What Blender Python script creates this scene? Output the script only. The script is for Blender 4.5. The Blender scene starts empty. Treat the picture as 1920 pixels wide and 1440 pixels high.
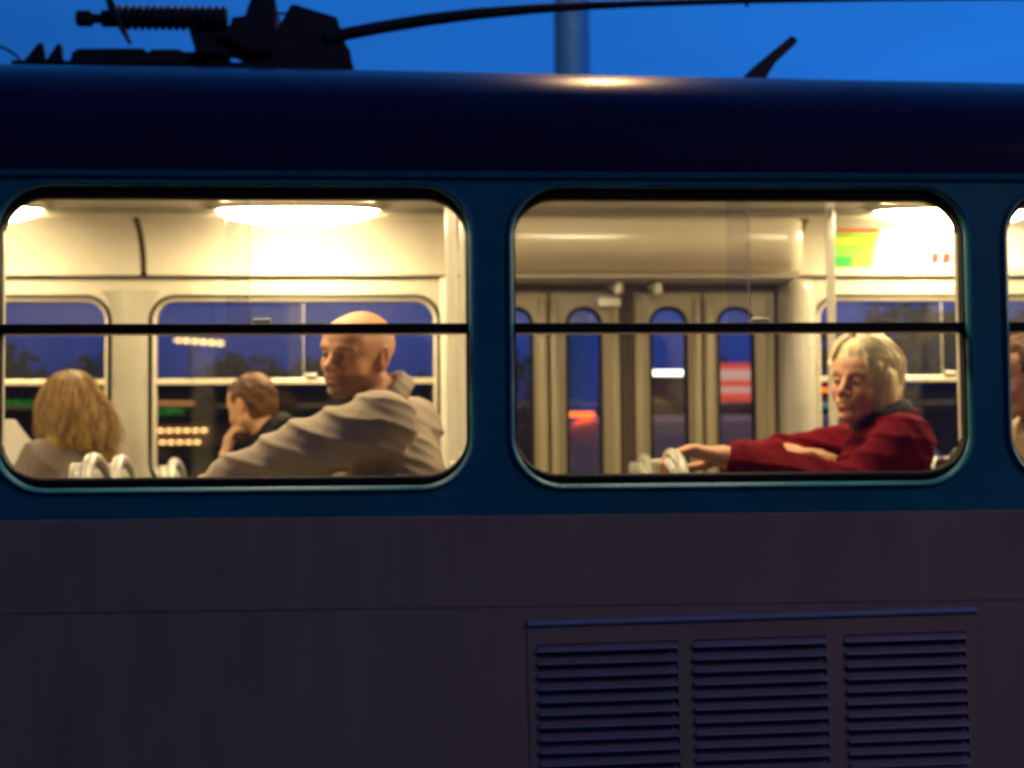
import bpy, bmesh, math, random
import numpy as np
from mathutils import Vector, Matrix

S = bpy.context.scene
COL = S.collection
random.seed(7)
RNG = np.random.default_rng(7)

# ------------------------------------------------------------------ camera
cam_data = bpy.data.cameras.new("camera")
cam = bpy.data.objects.new("camera", cam_data)
COL.objects.link(cam)
S.camera = cam
YAW, PITCH, ROLL = 0.0687, 0.05478, -0.0084
_f = Vector((math.sin(YAW) * math.cos(PITCH), math.cos(YAW) * math.cos(PITCH), math.sin(PITCH)))
_r = Vector((math.cos(YAW), -math.sin(YAW), 0))
_u = _r.cross(_f)
_rr = _r * math.cos(ROLL) + _u * math.sin(ROLL)
_uu = _u * math.cos(ROLL) - _r * math.sin(ROLL)
cam.matrix_world = Matrix(((_rr.x, _uu.x, -_f.x, -0.231), (_rr.y, _uu.y, -_f.y, -4.103),
                           (_rr.z, _uu.z, -_f.z, 1.75), (0, 0, 0, 1)))
cam_data.sensor_width = 36
cam_data.lens = 3020 * 36 / 1920
cam_data.clip_start = 0.05
cam_data.clip_end = 3000
cam_data.dof.use_dof = True            # the photograph is soft all over: focused short of the tram
cam_data.dof.focus_distance = 2.5
cam_data.dof.aperture_fstop = 4.2

# ------------------------------------------------------------------ dusk sky
world = bpy.data.worlds.new("World")
S.world = world
world.use_nodes = True
wn = world.node_tree.nodes
wl = world.node_tree.links
wn.clear()
w_out = wn.new("ShaderNodeOutputWorld")
w_bg = wn.new("ShaderNodeBackground")
w_tc = wn.new("ShaderNodeTexCoord")
w_sep = wn.new("ShaderNodeSeparateXYZ")
wl.new(w_tc.outputs["Generated"], w_sep.inputs[0])
w_ramp = wn.new("ShaderNodeValToRGB")          # late dusk: indigo murk at the horizon, clear blue above
SKY = [(0.0, (0.007, 0.011, 0.12)), (0.06, (0.009, 0.034, 0.25)), (0.13, (0.011, 0.07, 0.42)), (0.22, (0.012, 0.135, 0.57)),
       (0.34, (0.012, 0.155, 0.60)), (1.0, (0.009, 0.09, 0.42))]
el_ = w_ramp.color_ramp.elements
while len(el_) < len(SKY):
    el_.new(0.5)
for e_, (p_, c_) in zip(el_, SKY):
    e_.position = p_
    e_.color = (*c_, 1)
wl.new(w_sep.outputs[2], w_ramp.inputs[0])
# the afterglow side (beyond the tram, to the right) is a little brighter than the sky behind the camera
w_dot = wn.new("ShaderNodeVectorMath")
w_dot.operation = 'DOT_PRODUCT'
w_dot.inputs[1].default_value = (0.9, 0.43, 0.0)
wl.new(w_tc.outputs["Generated"], w_dot.inputs[0])
w_noise = wn.new("ShaderNodeTexNoise")
w_noise.inputs["Scale"].default_value = 2.2
w_noise.inputs["Detail"].default_value = 5
w_map = wn.new("ShaderNodeMapping")
w_map.inputs["Scale"].default_value = (1, 1, 4)
wl.new(w_tc.outputs["Generated"], w_map.inputs[0])
wl.new(w_map.outputs[0], w_noise.inputs["Vector"])
w_r1 = wn.new("ShaderNodeMapRange")
w_r1.inputs[1].default_value = -0.6
w_r1.inputs[2].default_value = 0.8
w_r1.inputs[3].default_value = 0.14
w_r1.inputs[4].default_value = 1.30
wl.new(w_dot.outputs["Value"], w_r1.inputs[0])
w_r2 = wn.new("ShaderNodeMapRange")
w_r2.inputs[1].default_value = 0.3
w_r2.inputs[2].default_value = 0.7
w_r2.inputs[3].default_value = 0.80
w_r2.inputs[4].default_value = 1.1
wl.new(w_noise.outputs[0], w_r2.inputs[0])
w_m = wn.new("ShaderNodeMath")
w_m.operation = 'MULTIPLY'
wl.new(w_r1.outputs[0], w_m.inputs[0])
wl.new(w_r2.outputs[0], w_m.inputs[1])
w_mul = wn.new("ShaderNodeVectorMath")
w_mul.operation = 'SCALE'
wl.new(w_ramp.outputs[0], w_mul.inputs[0])
wl.new(w_m.outputs[0], w_mul.inputs["Scale"])
wl.new(w_mul.outputs[0], w_bg.inputs[0])
w_bg.inputs[1].default_value = 0.95
wl.new(w_bg.outputs[0], w_out.inputs[0])

S.view_settings.view_transform = 'Standard'
S.view_settings.look = 'None'
S.view_settings.exposure = 0
S.view_settings.gamma = 1
S.view_settings.use_curve_mapping = False
S.render.engine = 'CYCLES'
S.cycles.use_denoising = True
S.cycles.max_bounces = 8
S.cycles.transparent_max_bounces = 24
S.cycles.caustics_reflective = False
S.cycles.caustics_refractive = False
S.cycles.sample_clamp_indirect = 6


# ------------------------------------------------------------------ materials
def mat(name, col, rough=0.6, metal=0.0, coat=0.0, bump=0.0, bscale=60.0, var=0.0, vscale=4.0,
        stretch=(1, 1, 1), attr=None, sheen=0.0, spec=0.5, rvar=0.0):
    m = bpy.data.materials.new(name)
    m.use_nodes = True
    nt = m.node_tree
    b = nt.nodes["Principled BSDF"]
    b.inputs["Base Color"].default_value = (*col, 1)
    b.inputs["Roughness"].default_value = rough
    b.inputs["Metallic"].default_value = metal
    b.inputs["Specular IOR Level"].default_value = spec
    b.inputs["Coat Weight"].default_value = coat
    b.inputs["Coat Roughness"].default_value = 0.12
    b.inputs["Sheen Weight"].default_value = sheen
    tc = mp = None
    if bump or var or rvar:
        tc = nt.nodes.new("ShaderNodeTexCoord")
        mp = nt.nodes.new("ShaderNodeMapping")
        mp.inputs["Scale"].default_value = stretch
        nt.links.new(tc.outputs["Object"], mp.inputs[0])
    src = None
    if attr:
        at = nt.nodes.new("ShaderNodeAttribute")
        at.attribute_name = attr
        src = at.outputs["Color"]
        nt.links.new(src, b.inputs["Base Color"])
    if var:
        n = nt.nodes.new("ShaderNodeTexNoise")
        n.inputs["Scale"].default_value = vscale
        n.inputs["Detail"].default_value = 6
        n.inputs["Roughness"].default_value = 0.62
        nt.links.new(mp.outputs[0], n.inputs["Vector"])
        r = nt.nodes.new("ShaderNodeMapRange")
        r.inputs[1].default_value = 0.3
        r.inputs[2].default_value = 0.7
        r.inputs[3].default_value = 1 - var
        r.inputs[4].default_value = 1 + var
        nt.links.new(n.outputs[0], r.inputs[0])
        x = nt.nodes.new("ShaderNodeMix")
        x.data_type = 'RGBA'
        x.blend_type = 'MULTIPLY'
        x.inputs[0].default_value = 1
        x.inputs[6].default_value = (*col, 1)
        if src:
            nt.links.new(src, x.inputs[6])
        nt.links.new(r.outputs[0], x.inputs[7])
        nt.links.new(x.outputs[2], b.inputs["Base Color"])
    if rvar:
        n = nt.nodes.new("ShaderNodeTexNoise")
        n.inputs["Scale"].default_value = 2.3
        n.inputs["Detail"].default_value = 8
        nt.links.new(mp.outputs[0], n.inputs["Vector"])
        r = nt.nodes.new("ShaderNodeMapRange")
        r.inputs[1].default_value = 0.3
        r.inputs[2].default_value = 0.7
        r.inputs[3].default_value = max(0.03, rough - rvar)
        r.inputs[4].default_value = rough + rvar
        nt.links.new(n.outputs[0], r.inputs[0])
        nt.links.new(r.outputs[0], b.inputs["Roughness"])
    if bump:
        n = nt.nodes.new("ShaderNodeTexNoise")
        n.inputs["Scale"].default_value = bscale
        n.inputs["Detail"].default_value = 4
        nt.links.new(mp.outputs[0], n.inputs["Vector"])
        bp = nt.nodes.new("ShaderNodeBump")
        bp.inputs["Strength"].default_value = bump
        bp.inputs["Distance"].default_value = 0.01
        nt.links.new(n.outputs[0], bp.inputs["Height"])
        nt.links.new(bp.outputs[0], b.inputs["Normal"])
    return m


def emit(name, col, strength):
    m = bpy.data.materials.new(name)
    m.use_nodes = True
    nt = m.node_tree
    nt.nodes.clear()
    e = nt.nodes.new("ShaderNodeEmission")
    e.inputs[0].default_value = (*col, 1)
    e.inputs[1].default_value = strength
    o = nt.nodes.new("ShaderNodeOutputMaterial")
    nt.links.new(e.outputs[0], o.inputs[0])
    return m


def glass(name, tint=(0.93, 0.95, 0.95), ior=1.5, rough=0.0, dust=0.0):
    m = bpy.data.materials.new(name)
    m.use_nodes = True
    nt = m.node_tree
    nt.nodes.clear()
    t = nt.nodes.new("ShaderNodeBsdfTransparent")
    t.inputs[0].default_value = (*tint, 1)
    g = nt.nodes.new("ShaderNodeBsdfGlossy")
    g.inputs["Roughness"].default_value = rough
    f = nt.nodes.new("ShaderNodeFresnel")
    geo = nt.nodes.new("ShaderNodeNewGeometry")       # same outside-to-inside reflectance on both faces of a thin pane
    io = nt.nodes.new("ShaderNodeMapRange")
    io.inputs[3].default_value = ior
    io.inputs[4].default_value = 1 / ior
    nt.links.new(geo.outputs["Backfacing"], io.inputs[0])
    nt.links.new(io.outputs[0], f.inputs[0])
    mx = nt.nodes.new("ShaderNodeMixShader")
    nt.links.new(f.outputs[0], mx.inputs[0])
    nt.links.new(t.outputs[0], mx.inputs[1])
    nt.links.new(g.outputs[0], mx.inputs[2])
    o = nt.nodes.new("ShaderNodeOutputMaterial")
    last = mx
    if dust:
        d = nt.nodes.new("ShaderNodeBsdfDiffuse")
        d.inputs[0].default_value = (0.6, 0.58, 0.54, 1)
        n = nt.nodes.new("ShaderNodeTexNoise")
        n.inputs["Scale"].default_value = 3
        n.inputs["Detail"].default_value = 7
        tc = nt.nodes.new("ShaderNodeTexCoord")
        nt.links.new(tc.outputs["Object"], n.inputs["Vector"])
        r = nt.nodes.new("ShaderNodeMapRange")
        r.inputs[1].default_value = 0.3
        r.inputs[2].default_value = 0.75
        r.inputs[3].default_value = dust * 0.4
        r.inputs[4].default_value = dust * 1.5
        nt.links.new(n.outputs[0], r.inputs[0])
        m2 = nt.nodes.new("ShaderNodeMixShader")
        nt.links.new(r.outputs[0], m2.inputs[0])
        nt.links.new(mx.outputs[0], m2.inputs[1])
        nt.links.new(d.outputs[0], m2.inputs[2])
        last = m2
    nt.links.new(last.outputs[0], o.inputs[0])
    return m


M = {}
M['blue'] = mat("blue_paint", (0.012, 0.15, 0.21), 0.38, spec=0.22, var=0.18, vscale=3, bump=0.03, bscale=6, rvar=0.1)
M['roof'] = mat("navy_roof_paint", (0.011, 0.008, 0.042), 0.24, var=0.25, vscale=2.5, bump=0.02, bscale=4, rvar=0.05, spec=0.06)
M['grey'] = mat("grey_lilac_paint", (0.27, 0.205, 0.165), 0.48, var=0.13, vscale=3.5, bump=0.06, bscale=2.5, rvar=0.12, stretch=(2.2, 1, 0.5))
M['slat'] = mat("pressed_slat_paint", (0.31, 0.26, 0.31), 0.34, metal=0.4, var=0.12, vscale=5)
M['rubber'] = mat("black_rubber", (0.010, 0.009, 0.009), 0.6, spec=0.15, bump=0.1, bscale=90)
M['brownrub'] = mat("brown_rubber", (0.075, 0.055, 0.035), 0.7, spec=0.2)
M['tanjoint'] = mat("tan_joint_strip", (0.20, 0.15, 0.09), 0.8, spec=0.1)
M['gap'] = mat("dark_cavity", (0.010, 0.009, 0.009), 0.9, spec=0.1)
M['cream'] = mat("cream_lining", (0.49, 0.44, 0.345), 0.42, var=0.09, vscale=4, bump=0.05, bscale=9)
M['white'] = mat("white_enamel", (0.29, 0.265, 0.205), 0.3, var=0.08, vscale=5, bump=0.06, bscale=7, rvar=0.08)
M['boxenamel'] = mat("glossy_box_enamel", (0.66, 0.58, 0.42), 0.14, bump=0.08, bscale=5)
M['lining'] = mat("cream_wall_lining", (0.40, 0.355, 0.265), 0.42, var=0.09, vscale=4, bump=0.05, bscale=9)
M['door'] = mat("door_cream", (0.26, 0.215, 0.125), 0.4, var=0.1, vscale=5, stretch=(1, 1, .3))
M['alu'] = mat("worn_aluminium", (0.66, 0.58, 0.42), 0.35, metal=0.5, var=0.1, vscale=20)
M['pole'] = mat("handrail_enamel", (0.52, 0.48, 0.38), 0.25, coat=0.3)
M['floor'] = mat("tram_floor", (0.10, 0.085, 0.07), 0.7, var=0.3, vscale=9)
M['seat'] = mat("seat_shell", (0.40, 0.37, 0.30), 0.33, var=0.08, vscale=8)
M['black'] = mat("sooty_black_metal", (0.010, 0.010, 0.013), 0.6, var=0.3, vscale=14, bump=0.2, bscale=40)
M['lamp'] = emit("lamp_diffuser", (1.0, 0.80, 0.46), 74.0)
M['lampn'] = emit("near_lamp_diffuser", (1.0, 0.80, 0.48), 78.0)
M['lampb'] = emit("bright_lamp_diffuser", (1.0, 0.80, 0.46), 140.0)
M['lamprim'] = mat("lamp_rim", (0.75, 0.7, 0.58), 0.3)
M['glass'] = glass("tram_glass", (0.95, 0.955, 0.95), 1.5, 0.0, 0.004)
M['slide'] = glass("sliding_glass", (0.95, 0.955, 0.95), 1.5, 0.0, 0.012)
M['doorglass'] = glass("door_glass", (0.95, 0.955, 0.95), 1.5, 0.0, 0.02)
M['asphalt'] = mat("asphalt", (0.045, 0.044, 0.046), 0.75, var=0.3, vscale=3, bump=0.3, bscale=120)
M['paving'] = mat("paving", (0.16, 0.15, 0.145), 0.8, var=0.2, vscale=5, bump=0.2, bscale=60)
M['steel'] = mat("rail_steel", (0.3, 0.3, 0.3), 0.3, metal=0.9)


# ------------------------------------------------------------------ object helpers
WL = {}


def V3(p):
    return Vector((float(p[0]), float(p[1]), float(p[2])))


def link(o, parent=None, loc=(0, 0, 0)):
    COL.objects.link(o)
    loc = V3(loc)
    if parent is not None:
        o.parent = parent
        o.location = loc - WL[parent.name]
    else:
        o.location = loc
    WL[o.name] = loc
    return o


def tag(o, label=None, cat=None, group=None, kind=None):
    if label: o["label"] = label
    if cat: o["category"] = cat
    if group: o["group"] = group
    if kind: o["kind"] = kind
    return o


def thing(name, label, cat, loc=(0, 0, 0), group=None):
    o = bpy.data.objects.new(name, None)
    o.empty_display_size = 0.2
    link(o, None, loc)
    return tag(o, label, cat, group)


class MB:
    """collects shapes in world coordinates, links them as one mesh object"""

    def __init__(self):
        self.v = []
        self.f = []

    def add(self, vs, fs):
        b = len(self.v)
        self.v += [tuple(p) for p in vs]
        self.f += [tuple(i + b for i in f) for f in fs]
        return self

    def box(self, x0, x1, y0, y1, z0, z1):
        vs = [(x0, y0, z0), (x1, y0, z0), (x1, y1, z0), (x0, y1, z0), (x0, y0, z1), (x1, y0, z1), (x1, y1, z1), (x0, y1, z1)]
        return self.add(vs, [(3, 2, 1, 0), (4, 5, 6, 7), (0, 1, 5, 4), (1, 2, 6, 5), (2, 3, 7, 6), (3, 0, 4, 7)])

    def prism(self, poly, y0, y1, axis='y'):
        n = len(poly)
        if axis == 'y':
            vs = [(a, y0, b) for a, b in poly] + [(a, y1, b) for a, b in poly]
        elif axis == 'x':
            vs = [(y0, a, b) for a, b in poly] + [(y1, a, b) for a, b in poly]
        else:
            vs = [(a, b, y0) for a, b in poly] + [(a, b, y1) for a, b in poly]
        fs = [tuple(range(n)), tuple(range(2 * n - 1, n - 1, -1))]
        fs += [(i, (i + 1) % n, n + (i + 1) % n, n + i) for i in range(n)]
        return self.add(vs, fs)

    def tube(self, pts, rad, n=12, cap=True):
        pts = [V3(p) for p in pts]
        if not hasattr(rad, '__len__'):
            rad = [rad] * len(pts)
        b = len(self.v)
        ref = None
        for i, p in enumerate(pts):
            t = (pts[min(i + 1, len(pts) - 1)] - pts[max(i - 1, 0)]).normalized()
            if ref is None:
                ref = Vector((0, 0, 1)) if abs(t.z) < 0.9 else Vector((1, 0, 0))
            s = t.cross(ref).normalized()
            ref = s.cross(t).normalized()
            for j in range(n):
                a = 2 * math.pi * j / n
                self.v.append(tuple(p + (s * math.cos(a) + ref * math.sin(a)) * rad[i]))
        for i in range(len(pts) - 1):
            for j in range(n):
                k = (j + 1) % n
                self.f.append((b + i * n + j, b + i * n + k, b + (i + 1) * n + k, b + (i + 1) * n + j))
        if cap:
            self.f.append(tuple(b + j for j in range(n - 1, -1, -1)))
            e = b + (len(pts) - 1) * n
            self.f.append(tuple(e + j for j in range(n)))
        return self

    def strip(self, a, b, closed=True):
        """quads between two equally long loops of points"""
        n = len(a)
        m = n if closed else n - 1
        return self.add(list(a) + list(b), [(i, (i + 1) % n, n + (i + 1) % n, n + i) for i in range(m)])

    def mesh(self, name, smooth=None, loc=(0, 0, 0)):
        me = bpy.data.meshes.new(name)
        l = tuple(loc)
        me.from_pydata([(p[0] - l[0], p[1] - l[1], p[2] - l[2]) for p in self.v], [], self.f)
        bm = bmesh.new()
        bm.from_mesh(me)
        bmesh.ops.remove_doubles(bm, verts=bm.verts, dist=1e-5)
        bmesh.ops.recalc_face_normals(bm, faces=bm.faces)
        if smooth is not None:
            for fc in bm.faces:
                fc.smooth = True
            for e in bm.edges:
                if len(e.link_faces) == 2 and e.calc_face_angle(0) > math.radians(smooth):
                    e.smooth = False
        bm.to_mesh(me)
        bm.free()
        return me

    def build(self, name, material, parent=None, smooth=None, bevel=0, loc=None, seg=2):
        if loc is None:
            a = np.array(self.v)
            loc = tuple((a.min(0) + a.max(0)) / 2)
            if parent is None:
                loc = (loc[0], loc[1], float(a[:, 2].min()))
        me = self.mesh(name, smooth, loc)
        me.materials.append(material)
        o = link(bpy.data.objects.new(name, me), parent, loc)
        if bevel:
            md = o.modifiers.new("bevel", 'BEVEL')
            md.width = bevel
            md.segments = seg
            md.limit_method = 'ANGLE'
            md.harden_normals = False
            for p in me.polygons:
                p.use_smooth = True
            if hasattr(me, "set_sharp_from_angle") and smooth is None:
                me.set_sharp_from_angle(angle=math.radians(35))
        return o


def rr(x0, x1, z0, z1, r, n=9):
    """rounded rectangle, counter-clockwise in x, z"""
    out = []
    for cx, cz, a0 in ((x1 - r, z1 - r, 0), (x0 + r, z1 - r, 90), (x0 + r, z0 + r, 180), (x1 - r, z0 + r, 270)):
        for i in range(n):
            a = math.radians(a0 + 90 * i / (n - 1))
            out.append((cx + r * math.cos(a), cz + r * math.sin(a)))
    return out


def at_y(loop, y):
    return [(a, y, b) for a, b in loop]


def holed(outer, holes, y0, y1):
    """flat sheet in the x-z plane with holes, given a thickness from y0 to y1"""
    mb = MB()
    loops = [outer] + holes
    for y in (y0, y1):
        bm = bmesh.new()
        edges = []
        for lp in loops:
            vs = [bm.verts.new((a, y, b)) for a, b in lp]
            edges += [bm.edges.new((vs[i], vs[(i + 1) % len(vs)])) for i in range(len(vs))]
        bmesh.ops.triangle_fill(bm, use_beauty=True, use_dissolve=False, edges=edges)
        bm.verts.ensure_lookup_table()
        bm.verts.index_update()
        mb.add([v.co[:] for v in bm.verts], [[v.index for v in f.verts] for f in bm.faces])
        bm.free()
    for lp in loops:
        mb.strip(at_y(lp, y0), at_y(lp, y1))
    return mb


def rect(x0, x1, z0, z1):
    return [(x0, z0), (x1, z0), (x1, z1), (x0, z1)]


# ------------------------------------------------------------------ the setting
def structure(o):
    o["kind"] = 'structure'
    return o


structure(MB().box(-400, 400, -400, 400, -0.4, 0).build("ground", M['asphalt'], loc=(0, 0, 0)))
structure(MB().box(-60, 60, -9, -3.0, 0.004, 0.13).build("near_pavement", M['paving'], bevel=0.015))
structure(MB().box(-60, 60, 11.0, 30, 0.004, 0.14).build("far_pavement", M['paving'], bevel=0.015))
for yy in (0.48, 1.915, 3.9, 5.335):
    m = MB()
    m.box(-60, 60, yy - 0.035, yy + 0.035, 0.004, 0.05)
    structure(m.build("rail", M['steel']))

# ------------------------------------------------------------------ the tram
P = 1.3                       # window pitch
BAYS = list(range(-4, 4))
X0, X1 = P * BAYS[0], P * (BAYS[-1] + 1)
W = 2.4
ZG, ZT = 1.641, 2.505         # belt line and gutter line
tram = thing("tram", "blue and grey tram with its windows lit, carrying passengers", "tram", (0, W / 2, 0))


def side(y, near):
    return y if near else W - y


def window_hole(k):
    return (P * k + 0.046, P * k + 1.254, 1.708, 2.492)


# --- painted sides
for near in (True, False):
    for k in BAYS:
        if not near and k == 0:
            continue
    holes = [rr(*window_hole(k), 0.135) for k in BAYS if near or k != 0]
    if not near:
        holes.append(rect(0.03, 1.27, ZG + 0.002, 2.49))
    o = holed(rect(X0, X1, ZG, ZT), holes, side(-0.002, near), side(0.006, near)).build("upper_side_panel", M['blue'], tram)
    if near: o["label"] = "blue painted window band of the tram side"
    if near:
        a = MB().box(X0, X1, 0.0, 0.008, 1.4090, ZG - 0.001)
        a.build("side_panel", M['grey'], tram, bevel=0.0015)
        # lower panel leaves a hole for the vent door
        holed(rect(X0, X1, 0.42, 1.4075), [rect(0.104, 1.238, 0.93, 1.345)], 0.0, 0.008).build("side_panel", M['grey'], tram)
        MB().box(X0, X1, 0.0095, 0.02, 0.42, ZG).build("side_backing", M['gap'], tram)
    else:
        holed(rect(X0, X1, 0.42, ZG), [rect(0.03, 1.27, 0.6, ZG - 0.002)], side(0, False), side(0.008, False)).build("side_panel", M['grey'], tram)
    # inner lining with window holes
    hin = []
    mx, zb_, zt_ = (0.0585, 1.70, 2.497) if near else (0.0765, 1.702, 2.462)
    for k in BAYS:
        if not near and k == 0:
            hin.append(rect(0.04, 1.30, 0.86, 2.512))
        elif not near and k == 1:
            hin.append(rr(P + 0.15, P + 1.2235, 1.702, 2.462, 0.10))
        else:
            hin.append(rr(P * k + mx, P * k + 1.3 - mx, zb_, zt_, 0.10))
    zlow = 0.84
    holed(rect(X0, X1, zlow, 2.535), hin, side(0.055, near), side(0.063, near)).build("wall_lining", M['lining'], tram)
    # rain gutter
    g = MB().prism([(side(0.03, near), 2.506), (side(-0.014, near), 2.506), (side(-0.018, near), 2.518), (side(-0.008, near), 2.522), (side(0.03, near), 2.528)], X0, X1, 'x')
    g.build("rain_gutter", M['blue'], tram)


# --- windows
def tram_window(k, near):
    sy = lambda y: side(y, near)
    x0 = P * k
    hx0, hx1, hz0, hz1 = window_hole(k)
    off = lambda d, r: rr(hx0 + d, hx1 - d, hz0 + d, hz1 - d, r)
    m = MB()
    loops = [at_y(off(-0.007, 0.142), sy(-0.002)), at_y(off(-0.004, 0.139), sy(-0.010)), at_y(off(0.0015, 0.1335), sy(-0.0125)),
             at_y(off(0.009, 0.127), sy(-0.006)), at_y(off(0.011, 0.125), sy(-0.001)), at_y(off(0.012, 0.124), sy(0.013))]
    for a, b in zip(loops, loops[1:]):
        m.strip(a, b)
    w = m.build("window", M['blue'], tram, smooth=50)
    gi = rr(x0 + 0.0625, x0 + 1.2375, 1.745, 2.455, 0.105)
    m = MB()
    loops = [at_y(off(0.0115, 0.124), sy(0.0135)), at_y(off(0.016, 0.12), sy(0.009)), at_y(rr(x0 + 0.0620, x0 + 1.2380, 1.737, 2.465, 0.108), sy(0.009)),
             at_y(gi, sy(0.016)), at_y(gi, sy(0.05))]
    for a, b in zip(loops, loops[1:]):
        m.strip(a, b)
    m.build("gasket", M['rubber'], w, smooth=50)
    mx, zb_, zt_ = (0.0585, 1.70, 2.497) if near else (0.0765, 1.702, 2.462)
    tw = 0.25 if near else 1.0
    wide = 0.15 if (k == 1 and not near) else mx
    # inner trim: a dark seal and a bright bead
    li = lambda d, r: rr(x0 + wide + d * tw, x0 + 1.3 - mx - d * tw, zb_ + d * tw, zt_ - d * tw, r)
    m = MB()
    loops = [at_y(li(-0.004, 0.104), sy(0.066)), at_y(li(0.006, 0.094), sy(0.070)), at_y(li(0.010, 0.09), sy(0.060))]
    for a, b in zip(loops, loops[1:]):
        m.strip(a, b)
    m.build("seal", M['rubber'], w, smooth=50)
    m = MB()
    loops = [at_y(li(0.0095, 0.0905), sy(0.058)), at_y(li(0.013, 0.087), sy(0.066)), at_y(li(0.022, 0.078), sy(0.062)), at_y(li(0.026, 0.074), sy(0.035))]
    for a, b in zip(loops, loops[1:]):
        m.strip(a, b)
    m.build("inner_trim", M['alu'], w, smooth=50)
    # lower pane, transom, two sliding panes that overlap in the middle
    y0, y1 = sorted((sy(0.030), sy(0.035)))
    MB().box(x0 + 0.055, x0 + 1.245, y0, y1, 1.715, 2.112).build("lower_pane", M['glass'], w)
    y0, y1 = sorted((sy(0.012), sy(0.030)))
    MB().box(x0 + 0.060, x0 + 1.240, y0, y1, 2.1095, 2.1335).build("transom", M['rubber'], w, bevel=0.003)
    y0, y1 = sorted((sy(0.0305), sy(0.058)))
    MB().box(x0 + 0.064, x0 + 1.236, y0, y1, 2.107, 2.131).build("inner_transom", M['alu'], w, bevel=0.004)
    for a, b, ya in ((0.055, 0.682, 0.038), (0.622, 1.245, 0.047)):
        y0, y1 = sorted((sy(ya), sy(ya + 0.005)))
        p = MB().box(x0 + a, x0 + b, y0, y1, 2.1315, 2.476).build("sliding_pane", M['slide'], w)
    y0, y1 = sorted((sy(0.0535), sy(0.056)))
    MB().box(x0 + 0.679, x0 + 0.6815, y0, y1, 2.132, 2.49).build("pane_edge", M['alu'], w)
    y0, y1 = sorted((sy(0.053), sy(0.068)))
    MB().box(x0 + 0.686, x0 + 0.735, y0, y1, 2.136, 2.150).build("latch", M['pole'], w, bevel=0.004)
    # vertical spaces between skin and lining are closed by reveals
    return w


for k in BAYS:
    tram_window(k, True)
    if k != 0:
        tram_window(k, False)

# --- vent panel with three louvre columns, hung a little askew
vp_loc = (0.672, -0.004, 1.13)
vent_mb = MB()
cols = [(0.112, 0.470), (0.510, 0.856), (0.905, 1.222)]
vent = holed(rect(0.088, 1.258, 0.88, 1.383), [rect(a, b, 0.985, 1.322) for a, b in cols], -0.003, -0.0008)
strip_mb = MB()
strip_mb.prism([(-0.0032, 1.3695), (-0.011, 1.3705), (-0.012, 1.3725), (-0.0032, 1.3825)], 0.09, 1.256, 'x')
vent = vent.build("vent_panel", M['grey'], tram, loc=vp_loc)
strip_mb.build("drip_strip", M['slat'], vent)
SL_PITCH = 0.0318
slat_cache = {}
for a, b in cols:
    for i in range(11):
        z1 = 1.328 - i * SL_PITCH
        L = (b - a) / 2 - 0.001
        key = round(L, 3)
        if key not in slat_cache:
            m = MB()
            prof = [(0.019, 0.004), (0.016, 0.004), (-0.0050, -0.0165), (-0.0135, -0.0205), (-0.0145, -0.0240), (-0.0115, -0.0255), (-0.004, -0.0215)]
            m.prism(prof, -L, L, 'x')
            me = m.mesh("slat")
            me.materials.append(M['slat'])
            slat_cache[key] = me
        o = bpy.data.objects.new("slat", slat_cache[key])
        link(o, vent, ((a + b) / 2, 0.0, z1))
MB().box(0.10, 1.24, 0.0205, 0.03, 0.9, 1.37).build("vent_backing", M['grey'], tram)
vent.rotation_euler = (0, -0.0165, 0)

# --- roof
ELV = (0.2542)
def roof_profile(h):
    pts = []
    for i in range(41):
        t = math.pi * i / 40
        c, s = math.cos(t), math.sin(t)
        e = 0.80
        pts.append((W / 2 - (W / 2 - 0.004) * math.copysign(abs(c) ** e, c), 2.524 + h * abs(s) ** e))
    return pts
lo, hi = 0.2, 0.9
for _ in range(40):
    h = (lo + hi) / 2
    if max((z - 1.75) / (y + 4.103) for y, z in roof_profile(h)) > ELV:
        hi = h
    else:
        lo = h
prof = roof_profile(h)
m = MB()
nseg = 14
for i in range(nseg):
    xa, xb = X0 + (X1 - X0) * i / nseg, X0 + (X1 - X0) * (i + 1) / nseg
    ka, kb = (1 - 0.031 * max(0.0, x_ + 1.1) for x_ in (xa, xb))
    m.strip([(xa, a, 2.524 + (b - 2.524) * ka) for a, b in prof], [(xb, a, 2.524 + (b - 2.524) * kb) for a, b in prof], closed=False)
m.build("roof", M['roof'], tram, smooth=40)
ROOF_H = h

# --- inside: floor, ceiling, cove panels, header
MB().box(X0, X1, 0.064, W - 0.064, 0.80, 0.85).build("cabin_floor", M['floor'], tram)
m = MB()
cp = [(0.36, 2.762), (0.46, 2.80), (0.7, 2.83), (1.2, 2.845), (1.7, 2.83), (1.94, 2.80), (2.04, 2.762)]
m.strip([(X0, a, b) for a, b in cp], [(X1, a, b) for a, b in cp], closed=False)
m.strip([(X0, a, b + 0.01) for a, b in cp], [(X1, a, b + 0.01) for a, b in cp], closed=False)
m.build("ceiling", M['cream'], tram, smooth=40)


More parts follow.
